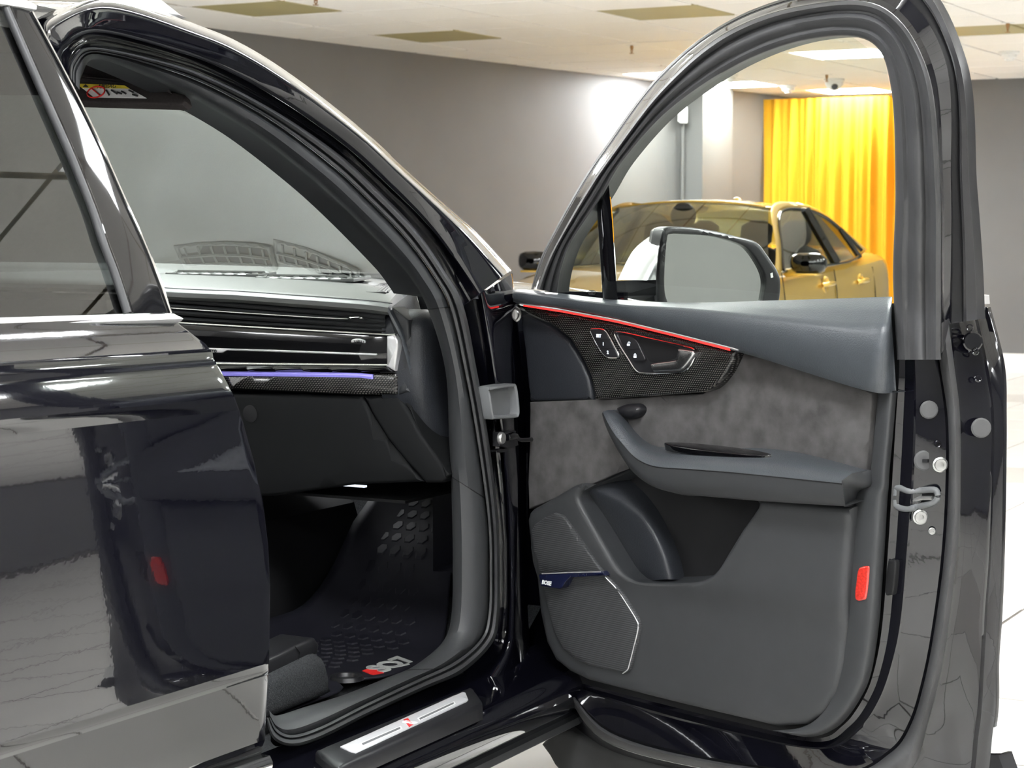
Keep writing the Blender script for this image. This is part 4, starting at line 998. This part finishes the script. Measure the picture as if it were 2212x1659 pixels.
sheet('divider_post', dv, M['gloss'], fd, 40)
# etched rings on the quarter pane
for k in range(4):
    p = T('G', [(449+k*7,725)])[0]; c = door(-.006)(p)
    tube('etched_ring', [c+EU*(.0042*math.cos(q))+Vector((0,0,.0042*math.sin(q))) for q in [2*math.pi*i/14 for i in range(14)]], .0006, M['ink'], fd, 4, True)

# ---- trim: padded top
t0 = T('G', [(20,716),(70,707),(270,728),(600,764),(1000,781),(1500,768),(2060,750),(2127,748)])
t1 = T('G', [(18,728),(70,722),(275,750),(600,790),(1000,815),(1500,868),(2052,918),(2124,846)])
t2 = T('G', [(24,776),(75,790),(270,812),(600,876),(1000,982),(1400,1092),(1988,1272),(2150,1274)])
n = 60
def dvar(pts, w, wend, n):       # rail whose last stretch falls back to wend
    q = cat1([(x,y,0) for x,y in pts], n); m = len(pts)-1; o = []
    for i, p in enumerate(q):
        t = m*i/(n-1); f = max(0, t-(m-1)); f = f*f*(3-2*f); o.append(DOOR.to(*DOOR.px(p, w+(wend-w)*f), w+(wend-w)*f))
    return o
top = [dvar(t0,-.012,-.012,n), dvar(t0,.0,-.005,n), dvar(lerp2(t0,t1,.5),.035,.0,n), dvar(lerp2(t0,t1,.85),.052,.008,n), dvar(t1,.060,.01,n), dvar(lerp2(t1,t2,.12),.065,.012,n), dvar(lerp2(t1,t2,.5),.066,.012,n), dvar(lerp2(t1,t2,.9),.058,.008,n), dvar(t2,.050,.004,n)]
top.append([p-EW*max(0,.05-.002) for p in top[-1]])
sheet('upper_trim', top, M['leather'], fd, 50)
# carbon inlay, light line, chrome tip
cb = dp('G', [(40,790),(80,800),(300,832),(600,892),(900,962),(1230,1044),(1270,1050),(1255,1095),(1220,1165),(1170,1230),(1130,1262),(1085,1278),(800,1300),(485,1320),(478,1265),(462,1190),(425,1105),(350,985),(240,898),(110,838),(60,815)], .02)
def cfn(u, z): return .0
relief('carbon_inlay', DOOR, cb, -.01, .026, .006, M['carbon'], fd, step=.03)
tube('red_light_strip', d3('G', [(82,796),(300,830),(600,886),(900,958),(1228,1042)], .052), .0024, M['led_red'], fd, 6)
tube('bright_line', d3('G', [(60,786),(300,822),(600,878),(900,949),(1240,1034),(1274,1046)], .055), .0016, M['alu'], fd, 6)
relief('trim_tip', DOOR, dp('G', [(1228,1038),(1275,1044),(1266,1050),(1228,1046)], .052), .03, .054, .001, M['chrome'], fd, step=.02)
relief('leather_panel', DOOR, dp('G', [(25,790),(60,815),(112,842),(240,902),(345,990),(420,1110),(457,1195),(473,1268),(480,1322),(130,1328),(122,1250),(104,1050),(78,860)], 0), -.03, .010, .008, M['leather_dk'], fd, step=.02)
relief('suede_panel', DOOR, fpx(DOOR, [(1150,868),(1288,863),(1400,857),(1518,850),(1555,826),(1580,792),(1596,760),(1640,768),(1874,840),(1893,848),(1886,950),(1880,1020),(1640,1040),(1400,1030),(1364,1012),(1271,1053),(1148,1099),(1146,1040),(1150,950)]), -.03, .006, .003, M['suede'], fd, step=.03, fn=lambda u, z: .006*math.sin(u*9))
# vertical edge trim
eL = [(1897,850),(1889,930),(1881,1014),(1880,1045),(1858,1060),(1846,1085),(1835,1189),(1828,1280),(1824,1351),(1814,1441),(1799,1502),(1769,1547),(1728,1572),(1668,1578)]
eR = [(1937,847),(1930,930),(1922,1014),(1920,1050),(1918,1070),(1916,1100),(1911,1189),(1904,1290),(1899,1350),(1884,1445),(1861,1505),(1815,1566),(1753,1592),(1680,1580)]
n = 80
et = [dr(eL,-.01,n), dr(lerp2(eL,eR,.02),.010,n), dr(lerp2(eL,eR,.08),.014,n), dr(lerp2(eL,eR,.4),.020,n), dr(lerp2(eL,eR,.7),.020,n), dr(lerp2(eL,eR,.85),.012,n), dr(lerp2(eL,eR,.95),.0,n), dr(eR,-.016,n)]
sheet('edge_trim', cross(et, 22), M['trim'], fd, 50)
tp_ = [DOOR.to(*DOOR.px(p, .012), .012) for p in ((1897,849),(1917,846),(1937,845))]; tube('trim_joint', tp_, .0012, M['void'], fd, 5)
# lower panel with the map pocket
low = [(1138,1122),(1142,1108),(1150,1099),(1190,1078),(1240,1049),(1252,1045),(1266,1047),(1272,1053),(1364,1012),(1450,1040),(1560,1070),(1650,1076),(1841,1096),(1833,1189),(1826,1290),(1821,1351),(1811,1441),(1796,1500),(1766,1544),(1726,1569),(1663,1573),(1460,1524),(1256,1473),(1215,1454),(1185,1430),(1166,1391),(1154,1326),(1148,1250),(1143,1180)]
hole = spx('I', [(440,602),(398,632),(392,665),(420,725),(520,900),(610,1045),(670,1105),(740,1130),(870,1134),(1000,1128),(1100,1110),(1170,1058),(1230,962),(1310,830),(1398,690),(1300,668),(1100,648),(960,640),(850,600),(690,495)], 80)
Hp = fpx(DOOR, hole, .03); Lp = fpx(DOOR, low, .03)
zc = DOOR.px((1500,1275), .03)[1]
def lowfn(u, z):
    d = zc+.02*u-z
    return -.012*max(0, min(1, d/.03)) + .010*math.sin(max(0,min(1,u/.95))*math.pi) - .02*max(0,(.62-z)/.2)**2*.3
relief('lower_panel', DOOR, Lp, -.03, .030, .012, M['trim'], fd, holes=[Hp], step=.022, fn=lowfn, hbev=.009)
# pocket: rim falling back to a scooped liner
cu = sum(p[0] for p in Hp)/len(Hp); cz = sum(p[1] for p in Hp)/len(Hp)
pk = []
for k, w in ((1.0,.026),(.985,.012),(.97,-.01),(.93,-.035),(.80,-.05),(.5,-.055),(.02,-.056)):
    pk.append([DOOR.to(cu+(u-cu)*k, cz+(z-cz)*k, w) for u, z in Hp+[Hp[0]]])
sheet('map_pocket', pk, M['trim_dk'], fd, 60)
# rounded speaker bulge inside the pocket
b0 = T('I', [(440,602),(560,655),(660,720),(740,800),(800,900),(840,1000),(870,1110)]); b1_ = T('I', [(420,640),(500,760),(560,860),(610,950),(650,1020),(690,1080),(730,1120)])
b2 = T('I', [(690,505),(790,600),(860,700),(920,820),(960,920),(990,1010),(1010,1112)])
n = 30
bl = [[DOOR.to(*DOOR.px(p, w), w) for p in cat1([(x,y,0) for x,y in a], n)] for a, w in ((b1_,-.02),(lerp2(b1_,b0,.5),.006),(b0,.016),(lerp2(b0,b2,.3),.008),(lerp2(b0,b2,.65),-.02),(b2,-.052))]
sheet('pocket_bulge', cross(bl, 20), M['leather_dk'], fd, 70)
# armrest
a_b = T('I', [(600,168),(640,207),(700,287),(765,347),(840,374),(1000,382),(1180,388),(1380,380),(1650,412),(2000,502)])
a_t = T('I', [(545,170),(605,232),(672,320),(745,385),(835,418),(1000,424),(1180,432),(1380,446),(1650,478),(1905,520)])
a_f = T('I', [(520,180),(572,278),(645,368),(718,434),(820,470),(1000,480),(1180,492),(1380,511),(1650,540),(1846,562)])
a_l = T('I', [(515,190),(548,288),(620,420),(690,516),(790,590),(920,630),(1100,650),(1400,675),(1650,691),(1868,704)])
def wv(base_, pts, n, k0=.6):
    q = cat1([(x,y,0) for x,y in pts], n); o = []
    for i, p in enumerate(q):
        w = base_; o.append(DOOR.to(*DOOR.px(p, w), w))
    return o
n = 50
ar = [wv(.006,a_b,n), wv(.03,lerp2(a_b,a_t,.3),n), wv(.055,lerp2(a_b,a_t,.75),n), wv(.066,a_t,n), wv(.078,lerp2(a_t,a_f,.5),n), wv(.084,a_f,n), wv(.086,lerp2(a_f,a_l,.12),n), wv(.084,lerp2(a_f,a_l,.6),n), wv(.078,lerp2(a_f,a_l,.93),n), wv(.07,a_l,n)]
ar.append([p-EW*.06+Vector((0,0,.006)) for p in ar[-1]])
cap = [Vector(ar[5][0]).lerp(ar[2][0],.5)]*len(ar)
arm = sheet('armrest', ar[:7], M['leather'], fd, 60)
sheet('armrest_base', ar[6:], M['trim'], fd, 60)
tube('armrest_seam', [p+EW*.0005 for p in ar[6][8:]], .0009, M['void'], fd, 5)
hx = [r[0] for r in ar]; cgrip = sum((p for p in hx), Vector((0,0,0)))/len(hx)
mesh('armrest_tip', hx+[cgrip-EU*.006], [(i, i+1, len(hx)) for i in range(len(hx)-1)], M['leather'], fd, 80)
# armrest outer end
re = [r[-1] for r in ar[:10]]
rt = [DOOR.to(*DOOR.px(p, .016), .016) for p in cat1([(x,y,0) for x,y in T('I', [(2006,503),(2008,515),(2010,560),(2008,590),(1975,605),(1935,622),(1922,650),(1912,704)])], 10)]
rm = [a.lerp(b,.5)+EW*.014 for a, b in zip(re, rt)]
sheet('armrest_end', cross([re, rm, rt, [p-EW*.03 for p in rt]], 10), M['trim'], fd, 60)
# grip bracket and window switch
relief('grip_bracket', DOOR, fpx(DOOR, spx('I', [(598,165),(640,140),(700,134),(733,158),(726,195),(692,218),(650,214)], 28), .02), -.02, .030, .014, M['black_sat'], fd, step=.01)
relief('window_switch', Frame(DOOR.to(*DOOR.px(T('I', [(1150,385)])[0], .05), .05), EU, Vector(EW*.97+EZ*-.25).normalized(), Vector(EW*.25+EZ*.97).normalized()), [(.13*math.cos(q), .016*math.sin(q)) for q in [2*math.pi*i/28 for i in range(28)]], -.012, .001, .002, M['gloss'], fd, step=.02)
# speaker grille, its badge and bright outline
sg_ = [(1142,1146),(1150,1133),(1172,1118),(1193,1108),(1212,1114),(1230,1137),(1258,1177),(1283,1213),(1308,1246),(1336,1287),(1367,1337),(1372,1356),(1362,1396),(1349,1440),(1344,1450),(1334,1457),(1292,1449),(1251,1439),(1222,1427),(1200,1408),(1180,1366),(1164,1300),(1152,1230),(1146,1190)]
SGp = [(u, z) for u, z in fpx(DOOR, sg_, .045)]
relief('speaker_grille', DOOR, SGp, .0, .037, .004, M['grille'], fd, step=.02, fn=lowfn)
tube('grille_outline', [DOOR.to(*DOOR.px(p, .04), .0365+lowfn(*DOOR.px(p, .04))) for p in cat1([(x,y,0) for x,y in sg_[8:16]], 30)], .0012, M['alu'], fd, 5)
bp_ = dp('I', [(157,1084),(180,1079),(340,1072),(512,1067),(527,1090),(420,1094),(330,1100),(308,1122),(285,1158),(272,1165),(168,1148)], .052)
relief('speaker_badge', DOOR, bp_, .03, .049, .002, mat('navy_badge', (.006,.008,.03), .15, 0, .5, coat=.6, nscale=10), fd, step=.02)
tube('badge_edge', d3('I', [(182,1079),(340,1072),(508,1068)], .0495), .0012, M['alu'], fd, 5)
c = DOOR.px(T('I', [(205,1130)])[0], .05); text('badge_text', 'BOSE', DOOR, c[0], c[1], .0496, .0115, M['white'], fd, .0004, bold=.0004, shear=.25)
# memory buttons
mb = spx('G', [(452,940),(462,928),(512,929),(540,945),(575,1005),(606,1068),(605,1086),(590,1090),(545,1086),(515,1058),(480,1000)], 44)
relief('memory_switch', DOOR, fpx(DOOR, mb, .028), .015, .031, .002, M['black_sat'], fd, step=.01)
tube('memory_switch_rim', [DOOR.to(*DOOR.px(p, .03), .03) for p in mb], .0014, M['chrome'], fd, 6, True)
for q in ([(488,987),(562,985)],[(514,1036),(585,1038)]): tube('button_gap', d3('G', q, .0312), .0007, M['void'], fd, 4)
for s, p in (('SET',(497,966)),('1',(522,1012)),('2',(547,1058))):
    c = DOOR.px(T('G', [p])[0], .0316); text('button_legend', s, DOOR, c[0], c[1], .0316, .0085, M['icon'], fd, .0002, bold=.0003)
# lock buttons and pull in their recess
rc = spx('G', [(586,958),(600,944),(660,952),(760,975),(900,1005),(1000,1029),(1031,1048),(1032,1078),(1005,1135),(965,1163),(860,1172),(750,1174),(705,1158),(660,1090),(610,1010)], 60)
relief('handle_recess', DOOR, fpx(DOOR, rc, .027), .015, .0275, .0, M['black_sat'], fd, step=.02)
tube('handle_recess_rim', [DOOR.to(*DOOR.px(p, .03), .03) for p in rc], .0017, M['chrome'], fd, 6, True)
relief('recess_bowl', DOOR, fpx(DOOR, spx('G', [(720,975),(830,1000),(940,1030),(932,1060),(915,1095),(800,1112),(770,1090),(745,1040)], 36), .0276), .02, .0278, 0, M['void'], fd, step=.02)
lk = spx('G', [(612,975),(625,963),(680,970),(715,1000),(738,1050),(758,1092),(745,1106),(705,1110),(685,1095),(645,1030)], 36)
relief('lock_switch', DOOR, fpx(DOOR, lk, .031), .02, .033, .002, M['black_sat'], fd, step=.01)
tube('button_gap', d3('G', [(660,1042),(722,1038)], .0334), .0007, M['void'], fd, 4)
for (x, y, op) in ((662,1010,1),(699,1076,0)):
    relief('lock_icon_body', DOOR, dp('G', [(x-7,y),(x+7,y),(x+7,y+11),(x-7,y+11)], .0334), .033, .0338, 0, M['icon'], fd, step=.02)
    tube('lock_icon_shackle', d3('G', [(x-5+(3 if op else 0),y),(x-5+(3 if op else 0),y-7),(x+(4 if op else 0),y-11),(x+5+(4 if op else 0),y-7),(x+5+(4 if op else 0),y-(3 if op else 0))], .0337), .0007, M['icon'], fd, 4)
hd = spx('G', [(782,1128),(800,1116),(915,1100),(928,1085),(934,1045),(945,1035),(1010,1043),(1026,1054),(1022,1078),(980,1135),(945,1158),(860,1166),(800,1168),(786,1150)], 56)
relief('pull_handle', DOOR, fpx(DOOR, hd, .038), .022, .040, .006, M['pull'], fd, step=.008)
# red reflector on the edge trim
rf_ = spx('L', [(106,840),(112,780),(120,725),(135,709),(165,705),(173,718),(168,790),(160,850),(148,866),(115,868)], 36)
relief('red_reflector', DOOR, fpx(DOOR, rf_, .02), .005, .0235, .003, M['reflector'], fd, step=.01)
# latch, bolts and plugs on the shut face (it faces along the door and outwards)
SN = (EU*.75+EW*.66).normalized()
def sf(p, w): return door(w)(p)
la = T('L', [(295,335),(320,338),(365,352),(470,345),(490,358),(492,385),(470,408),(400,425),(350,437),(300,425),(292,400)])
lc = [sf(p, -.022 if p[0] < 1975 else -.03) for p in cat1([(x,y,0) for x,y in la+[la[0]]], 40)]
tube('latch_frame', lc[:-1], .0055, M['grey_pl'], fd, 8, True)
cn = sum(lc, Vector((0,0,0)))/len(lc)
mesh('latch_mouth', [p-SN*.002 for p in lc[:-1]]+[cn-SN*.012], [(i, (i+1) % (len(lc)-1), len(lc)-1) for i in range(len(lc)-1)], M['void'], fd)
tube('latch_pawl', [sf(p, -.028) for p in T('L', [(370,400),(420,385),(470,385)])], .004, M['steel'], fd)
def plug(name, p, w, r, m, h=.004, prof=None):
    q = sf(p, w); return disc(name, q-SN*.002, SN, r, h, m, fd, 20, prof)
bolt = [(0,.4),(.35,.4),(.4,1),(.75,1),(.8,.55),(1,.4),(1,0)]
plug('shut_face_plug', T('K', [(686,1278)])[0], -.032, .0155, M['plug'])
plug('shut_face_plug', T('K', [(1060,1408)])[0], -.096, .017, M['plug'])
plug('shut_face_plug', T('K', [(1000,788)])[0], -.098, .017, M['paint'])
plug('lock_cylinder_cap', T('L', [(430,207)])[0], -.034, .0175, M['plug'])
sl_ = sf(T('L', [(436,208)])[0], -.032); box('cap_slot', sl_+SN*.0012, (.009,.009,.005), M['void'], fd)
plug('latch_bolt', T('L', [(505,227)])[0], -.046, .013, M['steel'], .009, bolt)
plug('latch_bolt', T('L', [(411,474)])[0], -.030, .013, M['steel'], .009, bolt)
plug('small_screw', T('L', [(467,541)])[0], -.038, .006, M['steel'], .005, bolt)
for p, w in ((T('L', [(492,131)])[0],-.044),(T('K', [(1037,1053)])[0],-.1),(T('K', [(878,408)])[0],-.03),(T('K', [(978,690)])[0],-.096),(T('K', [(1018,860)])[0],-.1)):
    q = sf(p, w)+SN*.001; x_ = SN.orthogonal().normalized(); y_ = SN.cross(x_)
    tube('drain_ring', [q+x_*(.0052*math.cos(a))+y_*(.0052*math.sin(a)) for a in [2*math.pi*i/12 for i in range(12)]], .0013, M['paint'], fd, 5, True)
# dark stop block in the rebate and the outer chrome ends
relief('stop_buffer', DOOR, fpx(DOOR, spx('L', [(246,830),(258,690),(272,682),(296,682),(295,740),(285,830),(270,842)], 24), -.012), -.03, -.010, .003, M['void'], fd, step=.02)
ce = [sf(p, -.15) for p in T('L', [(690,1590),(697,1540),(720,1495),(745,1470),(778,1472),(792,1500),(792,1590)])]
mesh('lower_molding_end', ce+[p-EW*.05+EU*.0 for p in ce], [tuple(range(7))]+[(i,(i+1) % 7,7+(i+1) % 7,7+i) for i in range(7)], M['white_pl'], fd, 30)
ck = [sf(p, -.15) for p in T('L', [(690,1592),(780,1600),(815,1700),(690,1700)])]
mesh('lower_molding', ck+[p-EW*.04 for p in ck], [(0,1,2,3),(0,1,5,4),(1,2,6,5),(2,3,7,6)], M['black_sat'], fd, 30)
cf = [sf(p, -.13) for p in T('K', [(1038,455),(1068,458),(1073,520),(1040,525)])]
mesh('belt_molding_end', cf+[p-EW*.02 for p in cf], [(0,1,2,3),(0,1,5,4),(1,2,6,5),(2,3,7,6),(3,0,4,7)], M['alu'], fd, 30)
# rubber cladding along the bottom edge
clp = T('J', [(130,812),(165,775),(185,755),(215,748),(240,752),(450,840),(700,912),(1000,1000),(1000,1080),(240,960),(190,905)])
relief('lower_cladding', DOOR, fpx(DOOR, clp, -.06), -.14, -.06, .012, M['cladding'], fd, step=.03)
# ---- door mirror outside the glass
MN = (EU*math.cos(math.radians(25))+EW*math.sin(math.radians(25))).normalized(); MA = Vector((0,0,1)).cross(MN)
MC = DOOR.to(.20, 1.17, -.34)
if MA.dot(RV) < 0: MA = -MA
MFr = Frame(MC, MA, EZ, MN)
mo = spx('G', [(818,772),(816,680),(825,540),(845,395),(862,368),(900,358),(1000,362),(1130,382),(1270,415),(1370,446),(1430,520),(1485,605),(1502,680),(1488,790),(1440,830),(900,830),(830,820)], 70)
mg = spx('G', [(868,430),(885,400),(980,402),(1130,414),(1270,455),(1330,500),(1388,590),(1410,660),(1402,740),(1375,778),(1200,790),(910,782),(866,762),(853,680),(856,560)], 60)
relief('mirror_housing', MFr, fpx(MFr, mo), -.05, .012, .010, M['black_sat'], fd, holes=[fpx(MFr, mg, .0)], step=.015, hbev=.004)
relief('mirror_glass', MFr, fpx(MFr, mg), -.02, -.002, 0, M['mirror'], fd, step=.05)
fo = fpx(MFr, mo); cu_ = sum(p[0] for p in fo)/len(fo); cz_ = sum(p[1] for p in fo)/len(fo)
bk = [[MFr.to(cu_+(a-cu_)*k, cz_+(b-cz_)*k, c) for a, b in fo+[fo[0]]] for k, c in ((1,-.048),(.98,-.07),(.88,-.10),(.6,-.125),(.05,-.135))]
sheet('mirror_back', bk, M['silver'], fd, 70)
cpo = T('G', [(862,372),(800,402),(740,442),(690,492),(648,560),(615,630),(602,655)])
cpi = T('G', [(850,385),(838,440),(830,500),(822,560),(818,610),(816,640),(815,655)])
n = 20
R0_ = [MFr.to(*MFr.px(p, -.10), -.10) for p in cat1([(x,y,0) for x,y in cpo], n)]; R1_ = [MFr.to(*MFr.px(p, .008), .008) for p in cat1([(x,y,0) for x,y in cpi], n)]
R2_ = [a.lerp(b,.5)+MN*.03 for a, b in zip(R0_,R1_)]
sheet('mirror_cap', cross([R0_, R2_, R1_], 12), M['silver'], fd, 70)
ft0 = [MFr.to(*MFr.px(p, -.07), -.07) for p in T('G', [(600,660),(610,745),(740,770),(820,775)])]; ft1 = [MFr.to(*MFr.px(p, .0), .0) for p in T('G', [(816,652),(816,690),(818,740),(820,775)])]
sheet('mirror_foot', [[p-MN*.05 for p in ft0], ft0, ft1], M['black_sat'], fd, 50)
relief('mirror_badge', MFr, fpx(MFr, T('G', [(1450,620),(1462,615),(1466,640),(1454,645)]), .013), .01, .014, 0, M['white'], fd, step=.05)
